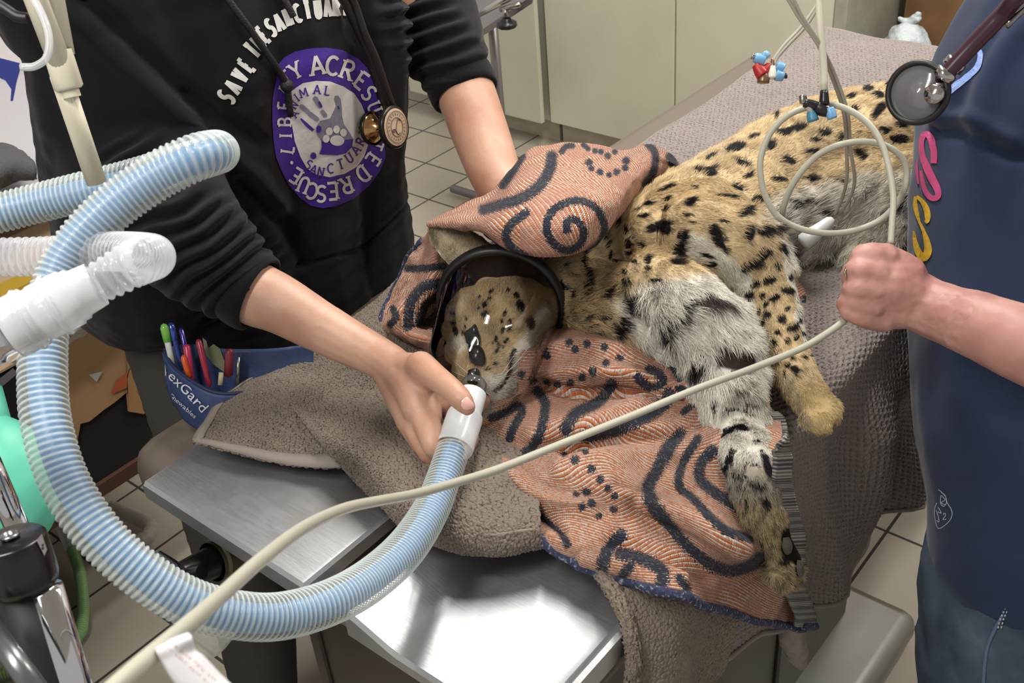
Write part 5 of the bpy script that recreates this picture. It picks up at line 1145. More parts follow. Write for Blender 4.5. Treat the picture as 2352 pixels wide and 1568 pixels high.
for k in range(22):
    a = 2 * math.pi * k / 22; c_ = cD + upv * .0167 * math.cos(a) + rtv * .0167 * math.sin(a); t_ = -upv * math.sin(a) + rtv * math.cos(a); r_ = upv * math.cos(a) + rtv * math.sin(a)
    g.tube([c_ - r_ * .0015, c_ + r_ * .0015], .0004, 5)
g.build('maker_mark', mat('mark_dark', '453a33', .5), st)
g = G(); g.tube([pts[-1], A_ + axd * .014], .0058, 12); g.build('stem', mat('stem_steel', '8a8078', .25, .9), st)

# ================================================================ person in the navy shirt
p2 = root('person', 'person in a navy T-shirt and jeans at the right, closed hand holding a pale cable', 'person')
f2 = chain([dc(2620, 880, 1.02, 105), dc(2480, 840, 1.06, 98), dc(2352, 790, 1.10, 91), dc(2260, 752, 1.135, 80), dc(2185, 725, 1.165, 71), dc(2120, 700, 1.185, 66)], .2)
fist = chain([dc(2120, 698, 1.19, 66), dc(2070, 672, 1.185, 68), dc(2035, 655, 1.18, 66)], .15) + chain([dc(2070, 640, 1.185, 60), dc(2035, 605, 1.185, 45)], .15) + chain([dc(2080, 700, 1.19, 58), dc(2010, 712, 1.185, 42)], .15)
FG = [chain([dc(2030, 596, 1.175, 38), dc(1990, 590, 1.17, 33), dc(1975, 606, 1.195, 27), dc(1995, 625, 1.215, 24)], .12),
      chain([dc(2010, 628, 1.165, 38), dc(1968, 622, 1.165, 29), dc(1958, 640, 1.19, 25), dc(1985, 655, 1.21, 22)], .12),
      chain([dc(2005, 662, 1.165, 36), dc(1966, 662, 1.165, 27), dc(1955, 676, 1.19, 23), dc(1980, 690, 1.21, 20)], .12),
      chain([dc(2005, 698, 1.17, 33), dc(1962, 692, 1.17, 25), dc(1942, 700, 1.185, 21), (P(1965, 712, 1.205), .009)], .12),
      chain([dc(2030, 730, 1.185, 34), dc(1985, 728, 1.175, 26), dc(1948, 716, 1.175, 21)], .12)]
h2 = blob('hand', f2[-10:] + fist + [s for q in FG for s in q], .0024, 4, M_skin2, p2, subd=1, disp=lambda V, N: .0008 * fbm(V, 90, 2, 5), label='closed hand gripping the cable')
tr2 = chain([dc(2620, 880, 1.02, 105), dc(2800, 720, 1.06, 105), dc(2860, 300, 1.16, 110), dc(2800, 60, 1.24, 120)], .25) + chain([dc(2480, 700, 1.36, 190), dc(2520, 300, 1.36, 180), dc(2660, -40, 1.32, 180)], .3)
hd2 = P(2750, -380, 1.12); tr2 += chain([dc(2660, -140, 1.18, 110), (hd2, .06)], .3) + [(hd2 + [0, 0, .02], .085), (hd2 + [-.02, 0, -.03], .06)] + nose_(hd2, W(-.9, 0, -.42), W(-.42, 0, .9))
blob('body', tr2 + f2, .007, 4, M_skin2, p2)
blob('hair', [(hd2 + [.03, 0, .06], .09), (hd2 + [.06, 0, .0], .08), (hd2 + [.05, .04, -.06], .05), (hd2 + [.05, -.04, -.06], .05)], .007, 3, mat('hair_dark', '2c211b', .5, bump=.6, bscale=120), p2)
M_shirt = NT('navy_jersey'); M_shirt.set('Base Color', M_shirt.ramp(M_shirt.noise(14, 3), [(.3, S('1e2840')), (.7, S('25314d'))])); M_shirt.set('Roughness', .85); M_shirt.set('Sheen Weight', .15); M_shirt.set('Specular IOR Level', .2); b1 = M_shirt.bump(M_shirt.noise(8, 2), .4, .012); M_shirt.bump(M_shirt.noise(1400, 2), .25, .0004, b1); M_shirt = M_shirt.m
sh = []
for off, dz in ((0, 0), (150, -.02), (300, -.04)):
    sh += chain([dc(2740 + off, -160, 1.310 + dz, 330), dc(2560 + off, 40, 1.330 + dz, 315), dc(2440 + off, 250, 1.350 + dz, 318), dc(2402 + off, 360, 1.345 + dz, 295), dc(2392 + off, 500, 1.340 + dz, 292), dc(2382 + off, 700, 1.330 + dz, 285), dc(2378 + off, 850, 1.320 + dz, 284), dc(2406 + off, 1000, 1.310 + dz, 288), dc(2432 + off, 1150, 1.300 + dz, 290), dc(2432 + off, 1260, 1.300 + dz, 292)], .12)
sh += chain([dc(2760, -60, 1.30, 200), dc(2850, 130, 1.21, 160), dc(2862, 300, 1.16, 142)], .12)
def shirt_d(V, N):
    p = proj(V); x, y = p[:, 0], p[:, 1]; f = .004 * fbm(V, 8, 3, 71)
    f += .010 * sm(-dseg(x, y, cr([(2352, 60), (2270, 180), (2240, 300)], 12)), -46, 0) - .012 * sm(-dseg(x, y, cr([(2140, 300), (2220, 310), (2300, 350), (2360, 360)], 12)), -24, 0) + .008 * sm(-dseg(x, y, cr([(2150, 270), (2230, 270), (2330, 320)], 12)), -28, 0)
    return f + .006 * sm(-dseg(x, y, cr([(2290, 60), (2200, 200), (2150, 280)], 12)), -22, 0)
shirt = blob('t_shirt', sh, .007, 5, M_shirt, p2, disp=shirt_d, label='navy T-shirt with coloured lettering')
M_jean = NT('denim'); M_jean.set('Base Color', M_jean.ramp(M_jean.noise(20, 5), [(.3, S('2b3746')), (.6, S('414f60')), (.8, S('5a6875'))])); M_jean.set('Roughness', .85); M_jean.bump(M_jean.noise(700, 3), .5, .0008); M_jean = M_jean.m
jn = []
for off, dd_ in ((0, 0), (260, .02)):
    jn += chain([dc(2428 + off, 1180, 1.310 + dd_, 272), dc(2424 + off, 1330, 1.320 + dd_, 296), dc(2420 + off, 1460, 1.350 + dd_, 300), dc(2420 + off, 1600, 1.390 + dd_, 292), dc(2440 + off, 2100, 1.560 + dd_, 170), dc(2430 + off, 2600, 1.790 + dd_, 110)], .14)
jeans = blob('jeans', jn, .007, 4, M_jean, p2, disp=lambda V, N: .003 * fbm(V, 12, 3, 81))
foot2 = P(2430, 2600, 1.79)
for dy in (0, .22): blob('shoe', chain([(W(foot2[0] + .03, foot2[1] + dy, .05), .045), (W(foot2[0] - .13, foot2[1] + dy, .04), .036)], .3), .007, 3, M_blk, p2)
ts = bvh(shirt); tj = bvh(jeans)
M_lb = mat('print_light_blue', '8aa4e0', .6, var=.1, vscale=80); M_mg = mat('print_magenta', 'b03f72', .6, var=.12, vscale=90); M_yl = mat('print_yellow', 'c29a2c', .6, var=.25, vscale=150); M_wl = mat('print_pale_line', 'aab4c8', .6)
C5 = lambda L: [(2040 + x / 2.45, y / 2.45) for x, y in L]
printed('blue_lettering', stroke_polys(C5([(455, 300), (500, 275), (522, 310), (505, 380), (440, 440), (360, 505), (260, 610)]), [6, 12, 15, 15, 15, 13, 8], seg=40) + stroke_polys(C5([(700, 55), (640, 130), (580, 210)]), [3, 6, 5]), ts, .0014, M_lb, p2, 1.1)
printed('magenta_lettering', stroke_polys(C5([(262, 920), (262, 850), (240, 775), (210, 755), (193, 800), (200, 880), (240, 980), (280, 1060), (285, 1105), (250, 1115), (215, 1075), (195, 1000), (190, 960)]), [14, 15, 15, 13, 12, 14, 18, 18, 16, 13, 12, 10, 6], seg=70) + stroke_polys(C5([(168, 900), (168, 970), (176, 1035)]), [3, 7, 4]), ts, .0014, M_mg, p2, 1.1)
printed('yellow_lettering', stroke_polys(C5([(160, 1105), (158, 1150), (170, 1210), (182, 1250)]), [7, 11, 10, 6]) + stroke_polys(C5([(165, 1105), (195, 1130), (222, 1180), (228, 1235), (215, 1252)]), [7, 10, 14, 14, 8], seg=30) + stroke_polys(C5([(182, 1250), (205, 1300), (226, 1370), (228, 1420), (205, 1450), (180, 1425), (160, 1370), (150, 1300)]), [6, 8, 14, 18, 18, 15, 10, 5], seg=50), ts, .0014, M_yl, p2, 1.1)
C9 = lambda L: [(1552 + x / 2.94, 1035 + y / 2.94) for x, y in L]
lg = []
for pts in ([(1780, 260), (1800, 275), (1830, 310), (1840, 350), (1870, 400), (1872, 440), (1850, 480), (1800, 520), (1775, 520), (1760, 460), (1755, 400), (1770, 350)], [(1800, 280), (1825, 300), (1835, 350), (1815, 375), (1795, 350), (1798, 300)], [(1800, 300), (1825, 330), (1800, 350), (1830, 365)], [(1765, 400), (1780, 440), (1785, 480), (1770, 470)], [(1780, 380), (1800, 420), (1775, 410)], [(1812, 430), (1825, 420), (1828, 440), (1812, 462), (1835, 462)]): lg += stroke_polys(C9(pts), 1.6, seg=24)
printed('hem_mark', lg, ts, .0014, M_wl, p2, 1.15)
stt = []
seam = cr(C9([(2260, 1030), (2200, 1130), (2150, 1220), (2110, 1320), (2090, 1440), (2080, 1580)]), 60)
g = G(); g.tube([onto(tj, x, y, .001, 1.15) for x, y in seam], .0022, 6); g.build('seam', mat('seam_denim', '53657e', .8), p2)
g = G()
for k in range(2): 
    q = cr(C9([(2250 + 22 * k, 1030), (2205 + 22 * k, 1120), (2185 + 22 * k, 1190)]), 14)
    for i in range(0, 13, 2): g.tube([onto(tj, *q[i], .003, 1.15), onto(tj, *q[i + 1], .003, 1.15)], .0009, 6)
g.build('stitching', mat('stitch_pale', 'a9b0ae', .7), p2, kind='stuff')
r2 = bvh(h2); g = G(); c_ = P(1958, 628, 1.172); g.tube([P(1944, 612, 1.165), P(1940, 625, 1.158), P(1944, 640, 1.163), P(1952, 650, 1.175)], .0011, 8); g.build('finger_ring', mat('ring_silver', 'b9b6ae', .15, 1), p2)

# ---- purple stethoscope in front of the shirt
s2 = root('stethoscope', 'dark purple stethoscope with a clear disc chest piece hanging before the navy shirt', 'stethoscope')
M_pur = mat('purple_tube', '3a1f2e', .3)
a, b = P(2168, 175, 1.045), P(2390, -60, .99)
nk = P(2700, -330, 1.10)
g = G(); g.tube([P(2150, 196, 1.05), a, P(2230, 108, 1.03), P(2300, 35, 1.01), b, nk], [.0065, .0078, .0082, .0082, .0082, .0078], 20, n=50); g.build('tubing', M_pur, s2)
g = G(); g.tube([P(2450, -60, .98), P(2352, 20, 1.005), P(2310, 60, 1.01)], .0035, 10, n=12); g.build('ear_tube', mat('ear_steel', '8f8c88', .15, 1), s2)
M_sil = mat('bright_steel', 'b4b2b0', .16, 1)
axv = a - P(2230, 108, 1.03); axv /= np.linalg.norm(axv)
g = G()
for t0 in (-.004, .016):
    c_ = a - axv * t0 if False else P(2170 + (22 if t0 < 0 else 0), 172 - (24 if t0 < 0 else 0), 1.043)
    g.lathe([(-.005, .0085), (-.004, .0105), (.004, .0108), (.005, .0088)], c_, c_ + axv, 28)
g.build('collar', M_sil, s2, kind=None)
cd = P(2108, 213, 1.06); nd = (CAM - cd); nd /= np.linalg.norm(nd); nd = nd + RM[0] * -.45 + RM[1] * -.05; nd /= np.linalg.norm(nd)
g = G(); g.lathe([(-.006, .024), (-.006, .0295), (-.003, .0312), (.003, .0312), (.005, .0298), (.005, .0265), (.002, .0255)], cd, cd + nd, 56); g.build('rim', M_rub, s2)
mc = NT('clear_disc'); mc.set('Base Color', S('b9bcc0')); mc.set('Roughness', .04); mc.set('Alpha', .26); mc.set('Specular IOR Level', .8)
g = G(); g.lathe([(.002, .0257), (.0055, .018), (.0068, .0)], cd, cd + nd, 48); g.build('diaphragm', mc.m, s2)
g = G(); g.lathe([(-.005, .0), (-.005, .0245), (-.0035, .0245), (-.002, .012), (.002, .009), (.0035, 0)], cd, cd + nd, 32); g.build('bowl', mat('bowl_steel', '7b7276', .2, .9), s2)
k0 = P(2146, 216, 1.038); g = G(); g.lathe([(-.008, 0), (-.008, .009), (.002, .0095), (.004, .008), (.005, 0)], k0, k0 + nd, 28); g.tube([k0, P(2160, 190, 1.045)], .006, 12); g.build('hub', M_sil, s2)

gf = [o for o in gar.children][-1]; tgf = bvh(gf)
gl = []
for k, (ch, x, y) in enumerate([('V', 8, 358), ('A', 20, 352), ('N', 2, 374), ('I', 14, 369), ('T', 24, 364), ('U', 37, 360)]): gl += glyph(ch, x, y, 13, (.25, -1), .16, 1.0, serif=False)
V, F = poly_mesh(gl)
def on_g(x, y):
    h = onto(tgf, x, y, .002, 9.0)
    if depth(h) > 3: n_, a_, b_, c_ = tgf.find_nearest(Vector(PZ(x, y, .93))); return np.array(n_) + [0, 0, .002]
    return h
mk('pale_lettering', [on_g(x, y) for x, y in V], F, mat('pale_ink', '9a9a9c', .8), gar, smooth=False)

# ================================================================ breathing circuit
def xmat(name, colr, alpha, rough=.15, spec=.6, facing=None, bump=None):
    m = NT(name); m.set('Base Color', S(colr)); m.set('Roughness', rough); m.set('Specular IOR Level', spec)
    if facing is not None:
        lw = m.n('LayerWeight'); lw.inputs[0].default_value = .5
        m.set('Alpha', m.math('ADD', alpha, m.math('MULTIPLY', m.math('POWER', lw.outputs['Facing'], 1.6), facing), clamp=True))
    else: m.set('Alpha', alpha)
    if bump: m.bump(m.noise(bump, 3), .3, .001)
    return m.m
M_outer = NT('clear_corrugated'); M_outer.set('Base Color', S('d6dfdc')); M_outer.set('Roughness', .16); M_outer.set('Specular IOR Level', .6)
ra = M_outer.n('Attribute', attribute_name='rib'); lw0 = M_outer.n('LayerWeight'); lw0.inputs[0].default_value = .5
M_outer.set('Alpha', M_outer.math('ADD', M_outer.math('ADD', .16, M_outer.math('MULTIPLY', M_outer.math('POWER', ra.outputs['Fac'], 4.0), .34)), M_outer.math('MULTIPLY', M_outer.math('POWER', lw0.outputs['Facing'], 1.5), .5), clamp=True)); M_outer = M_outer.m
def ribbed(pts, r, seg, rib, name, m, parent):
    V, F = tube(pts, r, seg, False, None, rib); n = len(V) // seg; ctr = V.reshape(n, seg, 3).mean(1); s = arclen(ctr); rad = np.linalg.norm(V.reshape(n, seg, 3)[:, 0] - ctr, axis=1)
    loc = np.array([rad[max(0, i - 5):i + 6].max() for i in range(n)]); lo = np.array([rad[max(0, i - 5):i + 6].min() for i in range(n)])
    a = np.clip((rad - lo) / (loc - lo + 1e-9), 0, 1); return mk(name, V, F, m, parent, attrs={'rib': np.repeat(a, seg)})
M_inner = mat('blue_inner_tube', '5589bb', .4)
M_frost = xmat('frosted_plastic', 'e6eaee', .62, .18, .6, .3)
M_frost2 = xmat('clear_adapter', 'dfe3ea', .34, .1, .7, .5)
M_solidw = mat('white_plastic_sleeve', 'dde3e8', .3)
hose = root('breathing_hose', 'long clear corrugated breathing hose with a blue inner tube, looping to the mask', 'hose')
HP = [(1062, 960, 1.145), (1040, 1035, 1.12), (1018, 1100, 1.09), (990, 1170, 1.05), (935, 1255, .99), (860, 1325, .93), (770, 1378, .87), (660, 1412, .83), (560, 1414, .80), (440, 1385, .775), (330, 1320, .76), (230, 1230, .755), (150, 1110, .76), (108, 980, .77), (98, 860, .785), (105, 740, .80), (135, 630, .81), (190, 545, .815), (270, 468, .82), (360, 405, .825), (440, 365, .83), (487, 350, .845), (500, 350, .875), (470, 362, .91), (400, 382, .94), (300, 412, .95), (190, 440, .95), (80, 468, .95), (-80, 505, .94), (-420, 560, .93)]
HPx = np.array([P(*q) for q in HP]); wpx = [40, 40, 41, 44, 49, 52, 54, 56, 57, 58, 58, 58, 58, 58, 57, 55, 53, 54, 56, 57, 56, 52, 50, 48, 47, 47, 47, 47, 47, 47]
hr = [w_ * q[2] / FP * .98 for w_, q in zip(wpx, HP)]
hr = [min(r_, .0195) for r_ in hr]
ribbed(HPx[1:], hr[1:], 40, (.0046, .0022, .8), 'corrugated_tube', M_outer, hose)
ip = cr(HPx[1:], 60); wob = np.stack([np.sin(np.linspace(0, 19, 60)), np.cos(np.linspace(0, 15, 60)), np.sin(np.linspace(0, 12, 60) + 2)], 1) * .0022
g = G(); g.tube(ip + wob, .0112, 24, True, n=260); g.build('inner_tube', M_inner, hose, label='blue inner tube')
a, b = P(1086, 903, 1.172), P(1046, 1022, 1.128); L = np.linalg.norm(b - a)
g = G(); g.lathe([(0, .0125), (0, .0150), (.003, .0152), (L * .40, .0162), (L * .44, .0190), (L * .5, .0196), (L * .95, .0196), (L, .0200), (L + .004, .0195)], a, b, 48); g.build('mask_connector', M_frost, hose, label='frosted white connector sleeve')
g = G(); g.lathe([(.001, .0), (.001, .0145), (L * .38, .0155), (L * .38, 0)], a, b, 40); g.build('connector_core', M_solidw, hose)

# ---- the mask
mk_root = root('anesthesia_mask', 'clear cone shaped anesthesia mask with a black rubber rim over the cat\'s face', 'mask')
RC = P(1150, 702, 1.335); NZ = P(1086, 893, 1.178)
ax_ = (NZ - RC); Lm = np.linalg.norm(ax_); ax_ /= Lm
prof = [(0, .0745), (Lm * .2, .0712), (Lm * .4, .0678), (Lm * .6, .0640), (Lm * .72, .0600), (Lm * .82, .0500), (Lm * .89, .0370), (Lm * .93, .0250), (Lm * .955, .0150), (Lm * .97, .0120), (Lm * 1.0, .0118), (Lm * 1.06, .0118)]
tt = cr(np.array([(a_, b_, 0) for a_, b_ in prof]), 48)
m = NT('clear_mask'); nt = m.t; gl = m.n('BsdfGlossy'); gl.inputs['Roughness'].default_value = .035; tr = m.n('BsdfTransparent'); tr.inputs[0].default_value = (.93, .93, .935, 1)
fr = m.n('Fresnel'); fr.inputs['IOR'].default_value = 1.5; ms = m.n('MixShader'); m.link(m.math('MULTIPLY', fr.outputs[0], 1.0), ms.inputs[0]); m.link(tr.outputs[0], ms.inputs[1]); m.link(gl.outputs[0], ms.inputs[2]); m.link(ms.outputs[0], m.out.inputs['Surface'])
g = G(); g.lathe([(a_, b_) for a_, b_, _ in tt], RC, NZ, 96); g.build('cone', m.m, mk_root)
g = G(); 
x1, y1 = frame(ax_); an = np.linspace(0, 2 * math.pi, 97)[:-1]
rim = [RC + (x1 * math.cos(a_) + y1 * math.sin(a_)) * .0825 for a_ in np.linspace(0, 2 * math.pi, 97)]
V, F = lathe([(-.010, .064), (-.012, .072), (-.009, .0790), (-.002, .0810), (.004, .0795), (.0075, .0755), (.006, .0725), (-.002, .0700), (-.010, .064)], RC, NZ, 96); g.add(V, F); g.build('rubber_rim', mat('rim_rubber', '1b1c1d', .42), mk_root)
V, F = lathe([(-.004, .072), (-.006, .055), (-.009, .035), (-.010, .0)], RC, NZ, 64)
mk('diaphragm', V, F, mat('diaphragm_rubber', '24232a', .35), mk_root, label='dark rubber diaphragm round the muzzle')
g = G(); g.lathe([(Lm * .955, .0118), (Lm * .96, .0142), (Lm * 1.0, .0142), (Lm * 1.01, .0122)], RC, NZ, 40); g.build('collar', xmat('smoke_plastic', '5f6166', .55, .1, .8), mk_root)

# ---- scavenger hose with its adapter on the chrome port
sv = root('scavenger_hose', 'short clear corrugated hose on a chrome port, left, in front of the blue hose', 'hose')
SP = [(215, 655, .662), (262, 630, .664), (305, 606, .668), (338, 593, .685), (350, 590, .715), (346, 585, .75), (318, 580, .785), (262, 577, .81), (190, 580, .825), (110, 588, .83), (40, 590, .83), (-60, 592, .83), (-380, 600, .84)]
g = G(); g.tube([P(*q) for q in SP], [.0125, .0138, .0148, .0150, .0150, .0150, .0150, .0150, .0150, .0152, .0152, .0150, .0150], 36, False, rib=(.0056, .0022, 1.0)); g.build('corrugated_tube', xmat('clear_scavenger', 'dfe2ea', .30, .12, .7, .5), sv)
a, b = P(20, 757, .655), P(222, 652, .665); L = np.linalg.norm(b - a)
g = G(); g.lathe([(0, .0165), (0, .0188), (.004, .0190), (L * .28, .0190), (L * .30, .0172), (L * .34, .0172), (L * .36, .0180), (L * .70, .0180), (L * .72, .0165), (L * .78, .0166), (L * .80, .0150), (L, .0140)], a, b, 48); g.build('adapter', M_frost, sv, label='frosted adapter cuff')
for s_ in (.18, .5):
    g = G(); g.lathe([(L * s_, .0192), (L * s_ + .002, .0204), (L * s_ + .004, .0192)], a, b, 48); g.build('adapter_ring', M_frost2, sv)
M_chrome = mat('chrome', 'c9c9cc', .06, 1)
pt = root('chrome_port', 'polished chrome port at the left edge, plugged into the frosted adapter', 'port')
a2 = a + (a - b) / L * .06
g = G(); g.lathe([(0, 0), (0, .0155), (.042, .0155), (.044, .0165), (.050, .0165), (.052, .0145), (.085, .0145), (.085, 0)], a2, b, 48); g.build('barrel', M_chrome, pt)
g = G(); g.lathe([(-.03, .013), (.004, .0175), (.014, .0175), (.016, .0155)], a2, b, 40); g.build('lock_ring', M_blks, pt)

# ---- teal rebreathing bag, valve cap and chrome poles
tb2 = root('breathing_bag', 'smooth teal breathing bag partly hidden behind the corrugated hose', 'breathing bag')
M_teal = NT('teal_rubber'); M_teal.set('Base Color', S('5fc0a4')); M_teal.set('Roughness', .42); M_teal.set('Subsurface Weight', .1); M_teal.set('Subsurface Radius', (.02, .02, .02)); M_teal = M_teal.m
bagc = [dc(-10, 1010, .92, 62), dc(5, 1060, .92, 100), dc(20, 1110, .92, 112), dc(38, 1160, .92, 92), dc(58, 1205, .92, 52), dc(70, 1232, .92, 26)]
blob('bag_body', chain(bagc, .15), .004, 6, M_teal, tb2)
g = G(); g.tube([P(70, 1232, .92), P(80, 1262, .925)], .0085, 16); g.build('tip', M_teal, tb2)
g = G(); g.tube([P(-10, 1010, .92), P(-40, 900, .93)], .016, 16); g.build('neck', M_teal, tb2)
pl = root('chrome_pole', 'slanting chrome pole behind the black valve cap, lower left', 'pole')
g = G(); g.tube([P(-60, 980, .80), P(52, 1240, .80)], .0085, 24); g.build('tube', M_chrome, pl)
vc = root('valve_canister', 'black capped chrome valve canister standing at the lower left corner', 'canister')
top = P(24, 1236, .62); bot = P(150, 1640, .66); axc = (bot - top) / np.linalg.norm(bot - top)
g = G(); g.lathe([(0, .0), (0, .0180), (.0015, .0193), (.026, .0198), (.030, .0188), (.030, 0)], top, bot, 56); g.build('cap', M_blks, vc)
g = G(); c0 = top - axc * .0012; g.lathe([(0, 0), (0, .0055), (-.0016, .0052), (-.0018, .0032), (.001, .0030), (.001, 0)], c0, c0 + axc, 28); g.build('hex_screw', mat('screw_steel', '9a9a9c', .25, 1), vc)
c1 = P(10, 1254, .6185); g = G(); g.sphere(c1, .0028, 12, (1, 1, .4)); g.build('glue_blob', mat('glue_cream', 'cfc8bb', .5), vc)
g = G(); g.lathe([(.028, 0), (.028, .0158), (.19, .0158), (.19, 0)], top, bot, 48); g.build('black_sleeve', mat('sleeve_black', '131214', .6), vc)
side = P(112, 1330, .63) - P(60, 1330, .63); side /= np.linalg.norm(side)
g = G(); g.lathe([(.030, 0), (.032, .0098), (.19, .0098), (.19, 0)], top + side * .0128 - RM[2] * .0035, bot + side * .0128 - RM[2] * .0035, 40); g.build('chrome_body', M_chrome, vc)
lab = [(84, 1240), (96, 1226), (108, 1262), (102, 1276)]
lc = [top + axc * .004, 0]
def on_cap(x, y):   # point of the cap's side facing the camera
    r_ = ray(x, y); o_ = CAM; d_ = r_ - axc * (r_ @ axc); m_ = (o_ - top) - axc * ((o_ - top) @ axc); A2, B2_, C2 = d_ @ d_, 2 * d_ @ m_, m_ @ m_ - .0203 ** 2
    D2 = B2_ * B2_ - 4 * A2 * C2; t_ = (-B2_ - math.sqrt(max(D2, 0))) / (2 * A2); return o_ + r_ * t_
mk('cap_label', [on_cap(*q) for q in lab], [(0, 1, 2, 3)], mat('label_grey', 'a39fa2', .5), vc, smooth=False)
mk('cap_label_mark', [on_cap(x, y) * .9998 + CAM * .0002 for x, y in [(96, 1250), (101, 1248), (101, 1251), (98, 1258), (102, 1257), (102, 1260), (96, 1262), (96, 1259), (99, 1252), (96, 1253)]], [(0, 1, 2, 9), (2, 8, 9), (2, 3, 7, 8), (3, 4, 5, 6), (3, 6, 7)], M_blk, vc, smooth=False)
rd = root('machine_rail', 'grey round rail crossing the lower left corner', 'rail')
g = G(); g.tube([P(-30, 1430, .60), P(110, 1620, .58)], .0062, 20); g.build('tube', mat('rail_grey', '77787a', .3, .8), rd)
fr_ = root('gas_machine', 'black frame arm of the anesthesia machine in the lower left corner', 'frame')
g = G(); g.tube([P(-30, 1290, .70), P(20, 1380, .70), P(75, 1500, .70), P(95, 1640, .70)], .014, 12); g.build('frame_arm', M_cart, fr_)
g = G(); a = P(-30, 860, 1.15); g.add([P(-40, 900, 1.1), P(30, 845, 1.1), P(40, 858, 1.1), P(-40, 925, 1.1), P(-40, 900, 1.13), P(30, 845, 1.13), P(40, 858, 1.13), P(-40, 925, 1.13)], [(0, 1, 2, 3), (7, 6, 5, 4), (0, 4, 5, 1), (1, 5, 6, 2), (2, 6, 7, 3), (3, 7, 4, 0)])
g.build('instrument_shelf', mat('shelf_black', '232427', .5), label='black shelf edge at the left, above the teal bag', cat='shelf', smooth=False)

g = G(); g.box((-2.25, -.45, .05), (-1.2, .24, .88), bev=.01); g.build('unseen_shade_body', mat('machine_grey', '55565a', .5), fr_, smooth=False)  # unseen bulk of the machine, added to shade the floor tiles
# ---- floor hoses behind the big loop
fh = root('waste_gas_hose', 'green corrugated hose lying on the floor tiles at the left', 'hose')
M_green = mat('green_hose', '86b070', .4)
pts = [(118, 1180, .10), (140, 1210, .06), (165, 1260, .035), (182, 1310, .025), (190, 1370, .025), (190, 1420, .025), (180, 1460, .025), (120, 1510, .025), (60, 1530, .025), (-40, 1560, .025)]
g = G(); g.tube([PZ(*q) for q in pts[2:]], .0125, 20, True, rib=(.006, .0018)); g.build('green_tube', M_green, fh)
g = G(); g.tube([PZ(*q) for q in pts[:3]], [.012, .013, .014], 20, n=10); g.build('clear_cuff', M_frost2, fh)
fh2 = root('waste_gas_hose', 'pale green corrugated hose on the floor beside the table\'s left corner', 'hose')
g = G(); g.tube([PZ(*q) for q in [(205, 1115, .03), (240, 1095, .03), (275, 1078, .03), (330, 1050, .03)]], .017, 20, True, rib=(.008, .0018)); g.build('green_tube', mat('pale_green_hose', '8fb080', .5), fh2)
fh3 = root('clear_floor_hose', 'bent clear plastic hose lying on the floor behind the corrugated loop', 'hose')
g = G(); g.tube([PZ(*q) for q in [(255, 1165, .03), (290, 1180, .03), (325, 1195, .03), (345, 1212, .03), (335, 1235, .03), (300, 1248, .03), (270, 1250, .03)]], .017, 20, n=60, rib=(.012, .001)); g.build('tube', xmat('dull_clear', 'b5aca2', .55, .3, .4, .3), fh3)
hh = root('hanging_sleeve', 'cloudy plastic sleeve hanging below the corrugated loop', 'plastic sleeve')
g = G(); g.tube([P(500, 1430, .90), P(475, 1470, .92), P(462, 1490, .93)], [.018, .016, .010], 20, n=10); g.build('sleeve', xmat('cloudy', 'b9bcae', .45, .3, .4, .3), hh)

# ---- white rod stand with bulb at the upper left
ws = root('rod_stand', 'cream plastic rod hanging in front of the black sleeve, upper left', 'stand')
M_cream = mat('cream_plastic', 'dcd6bf', .4)
g = G(); g.tube([P(-60, -360, .78), P(60, -60, .82), P(150, 175, .86)], .0088, 20); g.tube([P(40, -330, .80), P(115, -60, .84), P(148, 125, .86)], .0080, 20); g.build('upper_rod', M_cream, ws)
g = G(); g.tube([P(138, 172, .86), P(222, 420, .90)], .0082, 20); g.build('lower_rod', M_cream, ws)
g = G(); g.lathe([(0, .011), (.028, .0112), (.03, .009)], P(132, 118, .855), P(150, 175, .86), 24); g.lathe([(.030, .0072), (.036, .0072)], P(132, 118, .855), P(150, 175, .86), 20); g.build('joint', M_cream, ws)
g = G(); g.tube(cr([P(50, -40, .80), P(90, 20, .80), P(112, 80, .80), (P(108, 130, .80)), P(80, 152, .80), P(48, 154, .80)], 40), .0028, 12); g.build('clear_tubing', xmat('clear_thin', 'd9dcdf', .45, .1, .7, .4), label='thin clear tube curling from the cream rod to the blue clip', cat='tube')
g = G(); g.tube(cr([P(-20, 0, .84), P(15, 22, .84), P(40, 38, .84), P(66, 42, .84)], 20), .0042, 12); g.build('black_cable', M_rub, label='thick black cable at the upper left corner', cat='cable')
Bq = [(-20, 128), (50, 146), (38, 190), (30, 232), (24, 232), (26, 205), (12, 185), (-20, 170)]
V = [P(x, y, .80) for x, y in Bq] + [P(x, y, .815) for x, y in Bq]; n = len(Bq)
bc_ = root('blue_clip', 'dark blue plastic clip at the left edge below the black cable', 'clip')
mk('clip_body', V, [tuple(range(n)), tuple(range(2 * n - 1, n - 1, -1))] + [(i, i + n, (i + 1) % n + n, (i + 1) % n) for i in range(n)], mat('blue_plastic', '0f1d66', .6, spec=.2), bc_, smooth=False)

